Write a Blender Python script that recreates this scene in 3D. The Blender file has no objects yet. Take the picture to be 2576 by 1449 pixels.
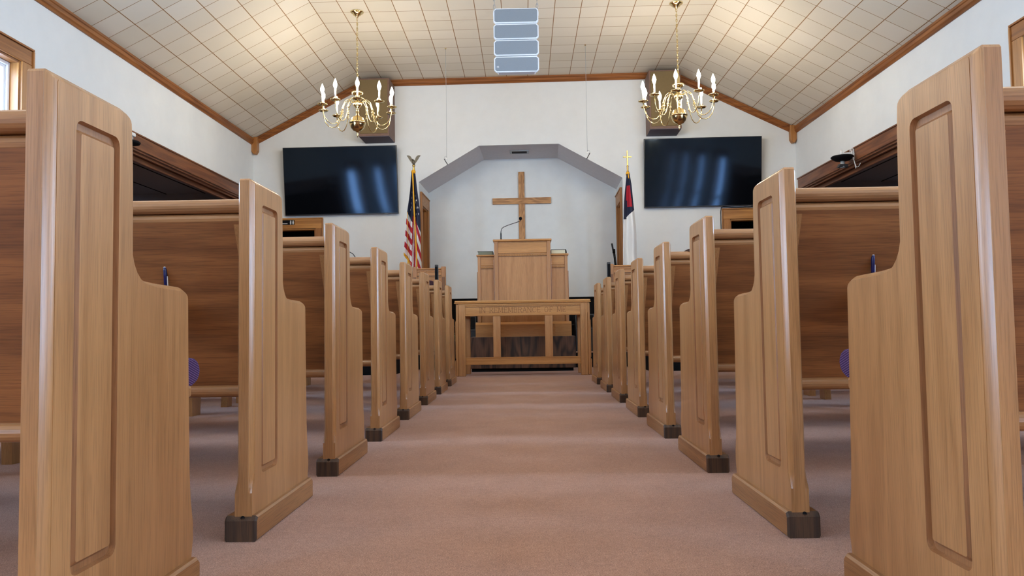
import bpy, bmesh, math, random
from mathutils import Vector, Matrix
from mathutils.geometry import tessellate_polygon
random.seed(7)
PI = math.pi
COL = bpy.context.scene.collection
SC = bpy.context.scene

# ------------------------------------------------------------------ materials
def srgb(r, g, b):
    f = lambda c: (c/255/12.92) if c/255 <= .04045 else ((c/255+.055)/1.055)**2.4
    return (f(r), f(g), f(b), 1)

class NT:
    def __init__(s, name):
        s.m = bpy.data.materials.new(name); s.m.use_nodes = True
        s.t = s.m.node_tree; s.t.nodes.clear()
        s.out = s.n('ShaderNodeOutputMaterial')
        s.b = s.n('ShaderNodeBsdfPrincipled'); s.l(s.b.outputs[0], s.out.inputs[0])
    def n(s, typ, **kw):
        nd = s.t.nodes.new(typ)
        for k, v in kw.items(): setattr(nd, k, v)
        return nd
    def l(s, a, b): s.t.links.new(a, b)
    def set(s, **kw):
        for k, v in kw.items(): s.b.inputs[k.replace('_', ' ')].default_value = v
    def math(s, op, a, b=None):
        nd = s.n('ShaderNodeMath', operation=op)
        for i, q in enumerate((a, b)):
            if q is None: continue
            if isinstance(q, (int, float)): nd.inputs[i].default_value = q
            else: s.l(q, nd.inputs[i])
        return nd.outputs[0]
    def ramp(s, fac, stops):
        r = s.n('ShaderNodeValToRGB'); e = r.color_ramp.elements
        while len(e) < len(stops): e.new(.5)
        for el, (p, c) in zip(e, stops): el.position = p; el.color = c
        s.l(fac, r.inputs[0]); return r.outputs[0]
    def mix(s, fac, a, b, bt='MIX'):
        nd = s.n('ShaderNodeMix', data_type='RGBA', blend_type=bt)
        for i, q in ((0, fac), (6, a), (7, b)):
            if isinstance(q, (int, float)): nd.inputs[i].default_value = q
            elif isinstance(q, tuple): nd.inputs[i].default_value = q
            else: s.l(q, nd.inputs[i])
        return nd.outputs[2]
    def noise(s, vec, scale, detail=4, rough=.55, dist=0):
        nd = s.n('ShaderNodeTexNoise'); nd.inputs['Scale'].default_value = scale
        nd.inputs['Detail'].default_value = detail; nd.inputs['Roughness'].default_value = rough
        nd.inputs['Distortion'].default_value = dist
        s.l(vec, nd.inputs['Vector']); return nd.outputs[0]
    def bump(s, h, strength, dist=.002):
        nd = s.n('ShaderNodeBump'); nd.inputs['Strength'].default_value = strength
        nd.inputs['Distance'].default_value = dist
        s.l(h, nd.inputs['Height']); s.l(nd.outputs[0], s.b.inputs['Normal'])
    def objvec(s, scale, rnd=True):
        tc = s.n('ShaderNodeTexCoord'); v = tc.outputs['Object']
        if rnd:
            oi = s.n('ShaderNodeObjectInfo')
            k = s.n('ShaderNodeVectorMath', operation='SCALE'); k.inputs[0].default_value = (31, 17, 23)
            s.l(oi.outputs['Random'], k.inputs['Scale'])
            ad = s.n('ShaderNodeVectorMath', operation='ADD'); s.l(v, ad.inputs[0]); s.l(k.outputs[0], ad.inputs[1]); v = ad.outputs[0]
        mp = s.n('ShaderNodeMapping'); mp.inputs['Scale'].default_value = scale
        s.l(v, mp.inputs['Vector']); return mp.outputs[0]

def wood(name, light, dark, axis, rough=.38, contrast=.5, fig=5.0, freq=9.0, pores=.35, coat=.0, st=.07):
    m = NT(name)
    big = [1, 1, 1]; big['xyz'.index(axis)] = st
    v = m.objvec(tuple(big))
    n1 = m.noise(v, fig, 2, .45, .2)
    rings = m.math('SINE', m.math('MULTIPLY', n1, freq*2*PI))
    rings = m.math('ADD', m.math('MULTIPLY', rings, .5), .5)
    fine = [1, 1, 1]; fine['xyz'.index(axis)] = .025
    v2 = m.objvec(tuple(fine))
    fib = m.noise(v2, 430, 3, .6)
    mid = m.noise(v2, 45, 3, .6)
    f = m.math('ADD', m.math('MULTIPLY', rings, .40*contrast), m.math('MULTIPLY', mid, .9*contrast))
    f = m.math('ADD', f, .5-.65*contrast)
    c = m.ramp(f, [(.15, dark), (.85, light)])
    pr = m.ramp(fib, [(.38, (1-pores, 1-pores*1.04, 1-pores*1.1, 1)), (.52, (1, 1, 1, 1))])
    c = m.mix(1.0, c, pr, 'MULTIPLY')
    m.l(c, m.b.inputs['Base Color'])
    m.set(Roughness=rough); m.b.inputs['Coat Weight'].default_value = coat
    m.b.inputs['Coat Roughness'].default_value = .25
    m.bump(fib, .12, .001)
    return m.m

def plain(name, col, rough=.5, metal=0., noise=.0, scale=20, bump=0.):
    m = NT(name); m.set(Roughness=rough, Metallic=metal)
    if noise:
        v = m.objvec((1, 1, 1), False); n = m.noise(v, scale, 4, .6)
        lo = tuple(c*(1-noise) for c in col[:3])+(1,); hi = tuple(min(1, c*(1+noise)) for c in col[:3])+(1,)
        m.l(m.ramp(n, [(.3, lo), (.7, hi)]), m.b.inputs['Base Color'])
        if bump: m.bump(n, bump, .003)
    else: m.set(Base_Color=col)
    return m.m

def glow(name, col, strength):
    m = NT(name); m.set(Base_Color=(.9, .9, .9, 1), Emission_Color=col, Emission_Strength=strength, Roughness=.4)
    return m.m

OL, OD = srgb(192, 141, 91), srgb(142, 95, 53)
M = {}
M['oak_v'] = wood('oak_vertical_grain', OL, OD, 'z', .30, .42, 5, 8, .22, .2)
M['oak_groove_shade'] = wood('oak_shaded_groove', srgb(172, 119, 75), srgb(128, 82, 48), 'z', .36, .42, 5, 8, .22, .1)  # pew-end oak darkened so the routed recess carries painted shade
M['oak_h'] = wood('oak_horizontal_grain', srgb(188, 138, 90), srgb(136, 90, 54), 'x', .32, .5, 5, 8, .22, .15)
M['oak_y'] = wood('oak_lengthwise_grain', srgb(178, 128, 80), srgb(120, 76, 42), 'y', .42, .5, 5, 8, .3, .1)
M['panel'] = wood('oak_back_panel', srgb(162, 104, 56), srgb(102, 59, 27), 'x', .42, .7, 6, 6, .28, 0., .13)
M['endgrain'] = wood('scuffed_dark_end_grain', srgb(96, 66, 42), srgb(40, 26, 17), 'z', .6, .7, 9, 7, .4)
M['golden'] = wood('golden_oak', srgb(212, 152, 86), srgb(162, 102, 48), 'x', .38, .45, 5, 7, .2, .1)
M['golden_v'] = wood('golden_oak_vertical', srgb(202, 146, 90), srgb(156, 100, 54), 'z', .38, .4, 5, 7, .2, .1)
M['shadowoak'] = wood('groove_shadow_oak', srgb(120, 76, 42), srgb(84, 50, 28), 'x', .5, .4)  # dark strips painted in as the shade of flutes and moulding undersides
M['carved'] = plain('carved_letter_stain', srgb(118, 72, 36), .6)
M['cross_v'] = wood('cross_oak_vertical', srgb(214, 158, 98), srgb(150, 100, 54), 'z', .42, .95, 12, 5, .2, 0., .22)
M['cross_h'] = wood('cross_oak_horizontal', srgb(214, 158, 98), srgb(150, 100, 54), 'x', .42, .95, 12, 5, .2, 0., .22)
M['walnut'] = wood('dark_stained_plywood', srgb(112, 76, 54), srgb(34, 22, 17), 'z', .45, 1.2, 5, 6, .3, 0., .30)
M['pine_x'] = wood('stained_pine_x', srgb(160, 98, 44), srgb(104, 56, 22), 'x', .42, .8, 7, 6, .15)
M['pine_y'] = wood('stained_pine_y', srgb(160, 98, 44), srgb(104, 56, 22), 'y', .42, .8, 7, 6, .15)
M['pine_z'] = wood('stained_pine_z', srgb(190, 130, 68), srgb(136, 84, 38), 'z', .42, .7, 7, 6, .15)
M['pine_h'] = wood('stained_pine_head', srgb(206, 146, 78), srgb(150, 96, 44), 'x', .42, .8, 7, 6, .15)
M['brown_y'] = wood('dark_brown_casing', srgb(146, 92, 56), srgb(88, 50, 31), 'y', .4, .8, 7, 6, .2)
M['white'] = plain('white_wall_paint', (.725, .738, .72, 1), .75, 0, .02, 6, .05)
M['alcove'] = plain('pale_blue_grey_paint', (.79, .825, .81, 1), .75, 0, .03, 4, .05)
M['soffit'] = plain('shaded_alcove_paint', (.67, .665, .69, 1), .75, 0, .03, 14, .05)  # same paint as the alcove, with the soffit's shade put into the colour
M['vinyl'] = plain('white_vinyl', (.8, .82, .84, 1), .35)
M['black'] = plain('matte_black', (.005, .005, .006, 1), .7)
M['black'].node_tree.nodes['Principled BSDF'].inputs['Specular IOR Level'].default_value = .12
M['blackgloss'] = plain('satin_black', (.012, .012, .014, 1), .35)
M['darkgrey'] = plain('dark_grey_plastic', (.022, .023, .026, 1), .5)
M['grey'] = plain('grey_plastic', (.33, .35, .36, 1), .45)
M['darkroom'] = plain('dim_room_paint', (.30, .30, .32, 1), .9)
M['whiteplast'] = plain('white_plastic', (.78, .78, .76, 1), .4)
M['brass'] = plain('polished_brass', (.80, .63, .31, 1), .14, 1.)
M['gold'] = plain('gold_cord', srgb(226, 164, 20), .55)
M['goldmetal'] = plain('gold_metal', (.55, .36, .11, 1), .34, 1.)
M['bronze'] = plain('bronze_metal', (.11, .095, .07, 1), .55, .5)
M['steel'] = plain('zinc_chain', (.45, .45, .45, 1), .35, .9)
M['candle'] = plain('white_candle_sleeve', (.85, .83, .78, 1), .4)
M['bulb'] = glow('lit_flame_bulb', (1.0, .90, .74, 1), 185)
M['pane'] = glow('daylit_frosted_pane', (.405, .65, 1.0, 1), 21.5)
M['navy'] = plain('navy_cloth', (.012, .016, .045, 1), .8)
M['red'] = plain('red_cloth', (.46, .012, .028, 1), .8)
M['cloth'] = plain('white_cloth', (.78, .77, .74, 1), .8)
M['plum'] = plain('plum_upholstery', (.045, .012, .022, 1), .85)
M['grille'] = plain('brown_speaker_cloth', srgb(114, 96, 64), .95, 0, .15, 300)
M['spkwood'] = plain('brown_speaker_cabinet', srgb(112, 84, 70), .6, 0, .08, 30)
M['spkdark'] = plain('dark_speaker_base', srgb(116, 110, 118), .8, 0, .15, 120)
M['arrgrille'] = plain('blue_grey_mesh_grille', srgb(132, 137, 141), .7, 0, .06, 400)
M['arrframe'] = plain('white_speaker_frame', (.80, .81, .82, 1), .4)
M['blue'] = plain('dark_blue_pen_plastic', (.008, .012, .09, 1), .3)
M['pages'] = plain('cream_page_edges', srgb(222, 208, 170), .8)
M['oldpages'] = plain('grey_green_page_edges', srgb(126, 124, 100), .8)
M['bookblack'] = plain('black_leather', (.012, .016, .014, 1), .45)
M['maroon'] = plain('dark_maroon_cover', (.035, .010, .010, 1), .5)
M['leaf'] = plain('dark_green_leaf', (.03, .075, .03, 1), .4)
M['redplast'] = plain('red_plastic', (.5, .03, .02, 1), .4)

def mk_screen(k):
    """glossy panel whose skin bows very slightly, more so low down"""
    m = NT('glossy_black_screen'); m.set(Base_Color=(.003, .0035, .005, 1), Roughness=.08)
    m.b.inputs['Specular Tint'].default_value = (.50, .70, 1, 1)
    m.b.inputs['Specular IOR Level'].default_value = .3
    tc = m.n('ShaderNodeTexCoord'); sp = m.n('ShaderNodeSeparateXYZ'); m.l(tc.outputs['Object'], sp.inputs[0])
    q = m.math('SUBTRACT', .35, sp.outputs[2]); q = m.math('MULTIPLY', q, q)
    m.bump(m.math('MULTIPLY', m.math('MULTIPLY', sp.outputs[0], q), k), 1.0, 1.0); return m.m
M['screen_left'] = mk_screen(.016); M['screen_right'] = mk_screen(-.016)

def mk_ceiling():
    m = NT('square_ceiling_tiles'); uv = m.n('ShaderNodeUVMap'); uv.uv_map = 'tiles'
    sp = m.n('ShaderNodeSeparateXYZ'); m.l(uv.outputs[0], sp.inputs[0])
    def line(o, w):
        f = m.math('FRACT', o); d = m.math('ABSOLUTE', m.math('SUBTRACT', f, .5))
        return m.math('GREATER_THAN', d, .5-w)
    g = m.math('MAXIMUM', line(sp.outputs[0], .014), line(sp.outputs[1], .0115))
    fl = m.n('ShaderNodeVectorMath', operation='FLOOR'); m.l(uv.outputs[0], fl.inputs[0])
    wn = m.n('ShaderNodeTexWhiteNoise', noise_dimensions='2D'); m.l(fl.outputs[0], wn.inputs[0])
    base = m.ramp(wn.outputs[0], [(0, srgb(214, 204, 184)), (1, srgb(222, 212, 194))])
    v = m.objvec((1, 1, 1), False); st = m.noise(v, 1.6, 5, .6)
    base = m.mix(m.ramp(st, [(.62, (0, 0, 0, 1)), (.75, (.16, .16, .16, 1))]), base, srgb(170, 150, 128))
    m.l(m.mix(g, base, srgb(138, 96, 44)), m.b.inputs['Base Color'])
    m.set(Roughness=.6)
    m.bump(m.math('SUBTRACT', 1.0, g), .5, .004); return m.m
M['ceil'] = mk_ceiling()

def mk_carpet():
    m = NT('mauve_cut_pile_carpet'); v = m.objvec((1, 1, 1), False)
    a = m.noise(v, 300, 3, .75); b = m.noise(v, 5, 4, .6); c = m.noise(v, 60, 3, .7)
    f = m.math('ADD', m.math('MULTIPLY', a, .74), m.math('ADD', m.math('MULTIPLY', b, .10), m.math('MULTIPLY', c, .16)))
    m.l(m.ramp(f, [(.36, srgb(120, 84, 71)), (.52, srgb(180, 133, 109)), (.66, srgb(216, 174, 152))]), m.b.inputs['Base Color'])
    m.set(Roughness=1.0); m.b.inputs['Sheen Weight'].default_value = .25
    m.b.inputs['Specular IOR Level'].default_value = .15
    m.bump(a, .6, .006); return m.m
M['carpet'] = mk_carpet()

def mk_cushion():
    m = NT('purple_ribbed_upholstery'); tc = m.n('ShaderNodeTexCoord')
    sp = m.n('ShaderNodeSeparateXYZ'); m.l(tc.outputs['Object'], sp.inputs[0])
    zig = m.math('ABSOLUTE', m.math('SUBTRACT', m.math('FRACT', m.math('MULTIPLY', sp.outputs[0], 28)), .5))
    k = m.math('ADD', m.math('MULTIPLY', sp.outputs[2], 190), m.math('ADD', m.math('MULTIPLY', sp.outputs[1], 60), m.math('MULTIPLY', zig, 1.2)))
    s = m.math('FRACT', k)
    m.l(m.ramp(s, [(.25, srgb(46, 22, 66)), (.5, srgb(122, 84, 130)), (.72, srgb(50, 22, 66))]), m.b.inputs['Base Color'])
    m.set(Roughness=.9); m.bump(s, .3, .003); return m.m
M['cushion'] = mk_cushion()

# ------------------------------------------------------------------ mesh helpers
class MB:
    def __init__(s): s.bm = bmesh.new(); s.mats = []
    def mi(s, m):
        if m not in s.mats: s.mats.append(m)
        return s.mats.index(m)
    def box(s, x0, x1, y0, y1, z0, z1, mat, bev=0., seg=1):
        vs = [s.bm.verts.new((x, y, z)) for x in (x0, x1) for y in (y0, y1) for z in (z0, z1)]
        q = [(0, 1, 3, 2), (4, 6, 7, 5), (0, 4, 5, 1), (2, 3, 7, 6), (0, 2, 6, 4), (1, 5, 7, 3)]
        fs = [s.bm.faces.new([vs[i] for i in f]) for f in q]
        k = s.mi(mat)
        for f in fs: f.material_index = k
        if bev:
            es = list({e for f in fs for e in f.edges})
            r = bmesh.ops.bevel(s.bm, geom=es, offset=bev, segments=seg, affect='EDGES', profile=.5)
            for f in r['faces']: f.material_index = k
        return fs
    def prism(s, poly, a, b, axis, mat, bev=0., seg=1):
        """poly: 2D points; axis 'x': (y,z), 'y': (x,z), 'z': (x,y)"""
        def P(p, t):
            return {'x': (t, p[0], p[1]), 'y': (p[0], t, p[1]), 'z': (p[0], p[1], t)}[axis]
        k = s.mi(mat); n = len(poly)
        A = [s.bm.verts.new(P(p, a)) for p in poly]; B = [s.bm.verts.new(P(p, b)) for p in poly]
        fs = [s.bm.faces.new(A), s.bm.faces.new(B[::-1])]
        for i in range(n): fs.append(s.bm.faces.new((A[i], B[i], B[(i+1) % n], A[(i+1) % n])))
        for f in fs: f.material_index = k
        if bev:
            es = list(fs[0].edges)+list(fs[1].edges)
            r = bmesh.ops.bevel(s.bm, geom=es, offset=bev, segments=seg, affect='EDGES', profile=.5)
            for f in r['faces']: f.material_index = k
        return fs
    def tube(s, pts, r, mat, n=8, caps=True):
        pts = [Vector(p) for p in pts]; k = s.mi(mat); rings = []
        rr = r if isinstance(r, (list, tuple)) else [r]*len(pts)
        up = None
        for i, p in enumerate(pts):
            t = (pts[min(i+1, len(pts)-1)]-pts[max(i-1, 0)]).normalized()
            if up is None:
                up = t.orthogonal().normalized()
            else:
                up = (up-t*up.dot(t)).normalized()
            w = t.cross(up)
            rings.append([s.bm.verts.new(p+(up*math.cos(2*PI*j/n)+w*math.sin(2*PI*j/n))*rr[i]) for j in range(n)])
        for a, b in zip(rings, rings[1:]):
            for j in range(n):
                f = s.bm.faces.new((a[j], a[(j+1) % n], b[(j+1) % n], b[j])); f.material_index = k; f.smooth = True
        if caps:
            for rg in (rings[0][::-1], rings[-1]): s.bm.faces.new(rg).material_index = k
    def loop(s, pts, r, mat, n=6):
        pts = [Vector(p) for p in pts]; k = s.mi(mat); rings = []; N = len(pts)
        c = sum(pts, Vector())/N
        nor = (pts[0]-c).cross(pts[1]-c).normalized()
        for i, p in enumerate(pts):
            t = (pts[(i+1) % N]-pts[i-1]).normalized(); w = nor; u = t.cross(w)
            rings.append([s.bm.verts.new(p+(u*math.cos(2*PI*j/n)+w*math.sin(2*PI*j/n))*r) for j in range(n)])
        for i in range(N):
            a, b = rings[i], rings[(i+1) % N]
            for j in range(n):
                f = s.bm.faces.new((a[j], a[(j+1) % n], b[(j+1) % n], b[j])); f.material_index = k; f.smooth = True
    def lathe(s, prof, mat, c=(0, 0, 0), n=24, smooth=True):
        k = s.mi(mat); rings = []
        for r, z in prof:
            if r < 1e-5: rings.append([s.bm.verts.new((c[0], c[1], c[2]+z))])
            else: rings.append([s.bm.verts.new((c[0]+r*math.cos(2*PI*j/n), c[1]+r*math.sin(2*PI*j/n), c[2]+z)) for j in range(n)])
        for a, b in zip(rings, rings[1:]):
            for j in range(n):
                if len(a) == 1 and len(b) == 1: continue
                if len(a) == 1: v = (a[0], b[j], b[(j+1) % n])
                elif len(b) == 1: v = (a[j], a[(j+1) % n], b[0])
                else: v = (a[j], a[(j+1) % n], b[(j+1) % n], b[j])
                f = s.bm.faces.new(v); f.material_index = k; f.smooth = smooth
        if len(rings[0]) > 1: s.bm.faces.new(rings[0][::-1]).material_index = k
        if len(rings[-1]) > 1: s.bm.faces.new(rings[-1]).material_index = k
    def build(s, name, parent=None, loc=(0, 0, 0), rot=(0, 0, 0)):
        bmesh.ops.recalc_face_normals(s.bm, faces=s.bm.faces)
        me = bpy.data.meshes.new(name); s.bm.to_mesh(me); s.bm.free()
        for m in s.mats: me.materials.append(m)
        o = bpy.data.objects.new(name, me); COL.objects.link(o)
        o.location = loc; o.rotation_euler = rot
        if parent: o.parent = parent
        return o

def tag(o, label, cat, group=None):
    o['label'] = label; o['category'] = cat
    if group: o['group'] = group
    return o
def thing(name, label, cat, loc=(0, 0, 0), rot=(0, 0, 0), group=None):
    o = bpy.data.objects.new(name, None); COL.objects.link(o); o.empty_display_size = .1
    o.location = loc; o.rotation_euler = rot
    return tag(o, label, cat, group)
def struct(o): o['kind'] = 'structure'; return o
def copy_tree(o, parent=None):
    c = o.copy(); COL.objects.link(c); c.parent = parent
    for ch in list(o.children): copy_tree(ch, c)
    return c

# room numbers (metres)
XLW, XRW = -4.04, 3.96          # side walls
XLF, XRF = -2.385, 2.246        # folds of the ceiling
ZC = 4.24; YF = 11.2; YB = -5.2
SL = .507
ZLW, ZRW = ZC+SL*(XLW-XLF), ZC-.505*(XRW-XRF)
FR = (0, 0, -math.atan(.025)); FL = (0, YF, 0)       # the front wall stands a little askew
def front_w(x, y, z):
    a = FR[2]; return (x*math.cos(a)-y*math.sin(a), YF+x*math.sin(a)+y*math.cos(a), z)

# ------------------------------------------------------------------ floor and ceiling
b = MB(); b.box(-8.2, 8.2, YB-.2, 13.2, -.1, 0, M['carpet'])
struct(b.build('floor'))
b = MB()
for x0, x1, y0, y1 in ((-3.95, -1.54, 9.0, 11.0), (1.44, 3.88, 9.0, 11.0), (-1.53, 1.43, 10.07, 12.1)):
    b.box(x0, x1, y0, y1, .19, .2, M['carpet']); b.box(x0, x1, y0, y1, 0, .189, M['black'])
o = b.build('trim_1'); struct(o); o['label'] = 'low carpeted chancel step'

def ceiling_mesh():
    bm = bmesh.new(); uvl = bm.loops.layers.uv.new('tiles'); T = .3087; TY = .297; Y0 = 9.80+.5*.297
    xs = [XLW-.12, XLF, XRF, XRW+.12]
    zs = [ZC+SL*(XLW-.12-XLF), ZC, ZC, ZC-.505*(XRW+.12-XRF)]
    def U(i, x):
        if i == 0: return (x-XLF)*math.sqrt(1+SL*SL)/.3095
        if i == 1: return (x-XLF)/T
        return (x-XRF)*math.sqrt(1+.505**2)/.3095
    ya, yb = YB-.1, YF+.25
    for i in range(3):
        p = [(xs[i], ya, zs[i]), (xs[i+1], ya, zs[i+1]), (xs[i+1], yb, zs[i+1]), (xs[i], yb, zs[i])]
        lo = [bm.verts.new(q) for q in p]; hi = [bm.verts.new((q[0], q[1], q[2]+.1)) for q in p]
        f = bm.faces.new(lo)
        for l, q in zip(f.loops, p): l[uvl].uv = (U(i, q[0])+100, (q[1]-Y0)/TY+100)
        bm.faces.new(hi[::-1])
        for k in range(4): bm.faces.new((lo[k], hi[k], hi[(k+1) % 4], lo[(k+1) % 4]))
    me = bpy.data.meshes.new('ceiling'); bm.to_mesh(me); bm.free(); me.materials.append(M['ceil'])
    o = bpy.data.objects.new('ceiling', me); COL.objects.link(o); return struct(o)
ceiling_mesh()

# ------------------------------------------------------------------ walls
WIN_Y = [(4.95, 6.01), (2.5, 3.56), (.05, 1.11), (-2.4, -1.34)]
WZ0, WZ1 = .85, 2.735
OP = (6.75, 10.86, 2.45)
def grid_wall(name, x0, x1, y0, y1, z1, holes, mat):
    ys = sorted({y0, y1}|{h[0] for h in holes}|{h[1] for h in holes}); zs = sorted({0, z1}|{h[2] for h in holes}|{h[3] for h in holes})
    inh = lambda y, z: any(h[0] < y < h[1] and h[2] < z < h[3] for h in holes) or not (y0 < y < y1 and 0 < z < z1)
    bm = bmesh.new(); q = lambda *p: bm.faces.new([bm.verts.new(v) for v in p])
    for i in range(len(ys)-1):
        for j in range(len(zs)-1):
            a, c, d, e = ys[i], ys[i+1], zs[j], zs[j+1]; my, mz = (a+c)/2, (d+e)/2
            if inh(my, mz): continue
            for x in (x0, x1): q((x, a, d), (x, c, d), (x, c, e), (x, a, e))
            if inh(a-1e-3, mz): q((x0, a, d), (x1, a, d), (x1, a, e), (x0, a, e))
            if inh(c+1e-3, mz): q((x0, c, d), (x1, c, d), (x1, c, e), (x0, c, e))
            if inh(my, d-1e-3): q((x0, a, d), (x1, a, d), (x1, c, d), (x0, c, d))
            if inh(my, e+1e-3): q((x0, a, e), (x1, a, e), (x1, c, e), (x0, c, e))
    bmesh.ops.remove_doubles(bm, verts=bm.verts, dist=1e-5); bmesh.ops.recalc_face_normals(bm, faces=bm.faces)
    me = bpy.data.meshes.new(name); bm.to_mesh(me); bm.free(); me.materials.append(mat)
    o = bpy.data.objects.new(name, me); COL.objects.link(o); return struct(o)
holes = [(a, c, WZ0, WZ1) for a, c in WIN_Y]+[(OP[0], OP[1], 0, OP[2])]
grid_wall('wall_left', XLW-.25, XLW, YB, YF+.3, ZLW, holes, M['white'])
holes = [(a, c, WZ0, WZ1+.03) for a, c in WIN_Y]+[(OP[0], OP[1], 0, OP[2])]
grid_wall('wall_right', XRW, XRW+.25, YB, YF+.3, ZRW, holes, M['white'])
b = MB(); b.prism([(XLW-.2, 0), (XRW+.2, 0), (XRW+.2, ZRW-.08), (XRF, ZC+.03), (XLF, ZC+.03), (XLW-.2, ZLW-.08)], YB-.1, YB, 'y', M['white'])
struct(b.build('wall_rear'))
# front wall: a single outline that steps around the alcove and the two side doorways
ALC = [(-1.55, 2.705), (-.65, 3.225), (.525, 3.225), (1.45, 2.70)]
DL = (-3.84, -3.095, 2.045); DR = (2.985, 3.74, 2.055)
b = MB()
out = [(XLW-.06, 0), (DL[0], 0), (DL[0], DL[2]), (DL[1], DL[2]), (DL[1], 0), (ALC[0][0], 0)]+ALC+[(ALC[3][0], 0), (DR[0], 0), (DR[0], DR[2]), (DR[1], DR[2]), (DR[1], 0),
       (XRW+.06, 0), (XRW+.06, ZRW-.02), (XRF, ZC+.02), (XLF, ZC+.02), (XLW-.06, ZLW-.02)]
def slab(b, poly, y0, y1, mat, skip=()):
    k = b.mi(mat)
    tri = tessellate_polygon([[Vector((p[0], p[1], 0)) for p in poly]])
    A = [b.bm.verts.new((p[0], y0, p[1])) for p in poly]; B = [b.bm.verts.new((p[0], y1, p[1])) for p in poly]
    for t in tri:
        b.bm.faces.new([A[i] for i in t]).material_index = k; b.bm.faces.new([B[i] for i in t]).material_index = k
    n = len(poly)
    for i in range(n): b.bm.faces.new((A[i], B[i], B[(i+1) % n], A[(i+1) % n])).material_index = k
slab(b, out, 0, .14, M['white'])
struct(b.build('wall_front', loc=FL, rot=FR))
# the alcove behind it: splayed soffit, side walls, back wall
b = MB(); D = .96
pl = [(ALC[0][0], 0)]+ALC+[(ALC[3][0], 0)]
ce = Vector((-.05, 1.6))
for i in range(5):
    p, q = Vector(pl[i]), Vector(pl[i+1])
    nrm = Vector((-(q-p).y, (q-p).x)).normalized()
    if nrm.dot((p+q)/2-ce) < 0: nrm = -nrm
    mt = M['alcove'] if i in (0, 4) else M['soffit']
    e0 = (q-p).normalized()*.0
    y0 = .0005
    if i in (0, 4):
        for u0, u1, w0, w1 in ((.141, .21, 0, 1), (.79, D, 0, 1), (.21, .79, 2.39/2.70, 1)):
            pp, qq = p+(q-p)*(w0 if p.y < q.y else 0), p+(q-p)*(w1 if p.y < q.y else 1-w0)
            b.prism([tuple(pp), tuple(qq), tuple(qq+nrm*.06), tuple(pp+nrm*.06)], u0, u1, 'y', mt)
    else: b.prism([tuple(p), tuple(q), tuple(q+nrm*.06), tuple(p+nrm*.06)], .141, D, 'y', mt)
    # reveal faces lining the thickness of the wall
    k = b.mi(mt); off = nrm*-.0015
    vs = [b.bm.verts.new((p.x+off.x, -.0005, p.y+off.y)), b.bm.verts.new((q.x+off.x, -.0005, q.y+off.y)), b.bm.verts.new((q.x+off.x, .142, q.y+off.y)), b.bm.verts.new((p.x+off.x, .142, p.y+off.y))]
    b.bm.faces.new(vs).material_index = k
b.box(-1.7, 1.6, D, D+.08, 0, 3.4, M['alcove'])
o = b.build('wall_alcove', loc=FL, rot=FR); struct(o)
# dark rooms beyond the side openings and doorways
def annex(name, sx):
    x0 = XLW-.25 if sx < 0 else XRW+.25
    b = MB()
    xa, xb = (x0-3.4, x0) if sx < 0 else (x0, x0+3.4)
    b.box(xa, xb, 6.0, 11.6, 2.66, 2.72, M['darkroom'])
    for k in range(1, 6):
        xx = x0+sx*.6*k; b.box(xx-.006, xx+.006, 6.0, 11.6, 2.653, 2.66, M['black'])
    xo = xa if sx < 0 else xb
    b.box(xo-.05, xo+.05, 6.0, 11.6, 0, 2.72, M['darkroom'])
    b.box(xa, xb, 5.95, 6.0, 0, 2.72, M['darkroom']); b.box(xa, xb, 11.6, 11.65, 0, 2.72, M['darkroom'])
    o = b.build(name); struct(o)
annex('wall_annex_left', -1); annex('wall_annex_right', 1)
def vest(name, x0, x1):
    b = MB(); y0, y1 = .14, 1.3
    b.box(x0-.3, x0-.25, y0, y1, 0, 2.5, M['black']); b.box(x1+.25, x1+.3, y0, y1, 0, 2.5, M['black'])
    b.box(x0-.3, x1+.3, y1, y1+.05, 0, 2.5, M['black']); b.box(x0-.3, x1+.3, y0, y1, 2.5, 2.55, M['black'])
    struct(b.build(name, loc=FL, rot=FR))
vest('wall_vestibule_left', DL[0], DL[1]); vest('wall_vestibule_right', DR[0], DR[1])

# ------------------------------------------------------------------ wood trim
TN = [1]
def trim_name(): TN[0] += 1; return 'trim_%d' % TN[0]
def crown(mb, mat, prof, p0, p1, side):
    """sweep a small moulding profile (out, down) from p0 to p1; side = outward dir, down measured along -normal"""
    a, c = Vector(p0), Vector(p1); t = (c-a).normalized(); o = Vector(side).normalized(); dn = t.cross(o).normalized()
    if dn.z > 0: dn = -dn
    k = mb.mi(mat)
    A = [mb.bm.verts.new(a+o*u+dn*v) for u, v in prof]; B = [mb.bm.verts.new(c+o*u+dn*v) for u, v in prof]; n = len(prof)
    mb.bm.faces.new(A).material_index = k; mb.bm.faces.new(B[::-1]).material_index = k
    for i in range(n): mb.bm.faces.new((A[i], B[i], B[(i+1) % n], A[(i+1) % n])).material_index = k
CROWN = [(0, 0), (.042, 0), (.042, .022), (.034, .030), (.034, .062), (.022, .074), (.012, .090), (0, .090)]
for sx, X, Z in ((-1, XLW, ZLW), (1, XRW, ZRW)):
    b = MB(); crown(b, M['pine_y'], CROWN, (X, YB, Z-.005), (X, YF+(.1 if sx < 0 else -.1), Z-.005), (-sx, 0, 0))
    struct(b.build(trim_name()))
b = MB(); crown(b, M['pine_x'], CROWN, (XLF+.01, 0, ZC), (XRF-.01, 0, ZC), (0, -1, 0)); struct(b.build(trim_name(), loc=FL, rot=FR))
b = MB(); crown(b, M['pine_x'], CROWN, (XLW+.01, 0, ZLW-.0), (XLF+.02, 0, ZC), (0, -1, 0)); struct(b.build(trim_name(), loc=FL, rot=FR))
b = MB(); crown(b, M['pine_x'], CROWN, (XRF-.02, 0, ZC), (XRW-.01, 0, ZRW), (0, -1, 0)); struct(b.build(trim_name(), loc=FL, rot=FR))
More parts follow.
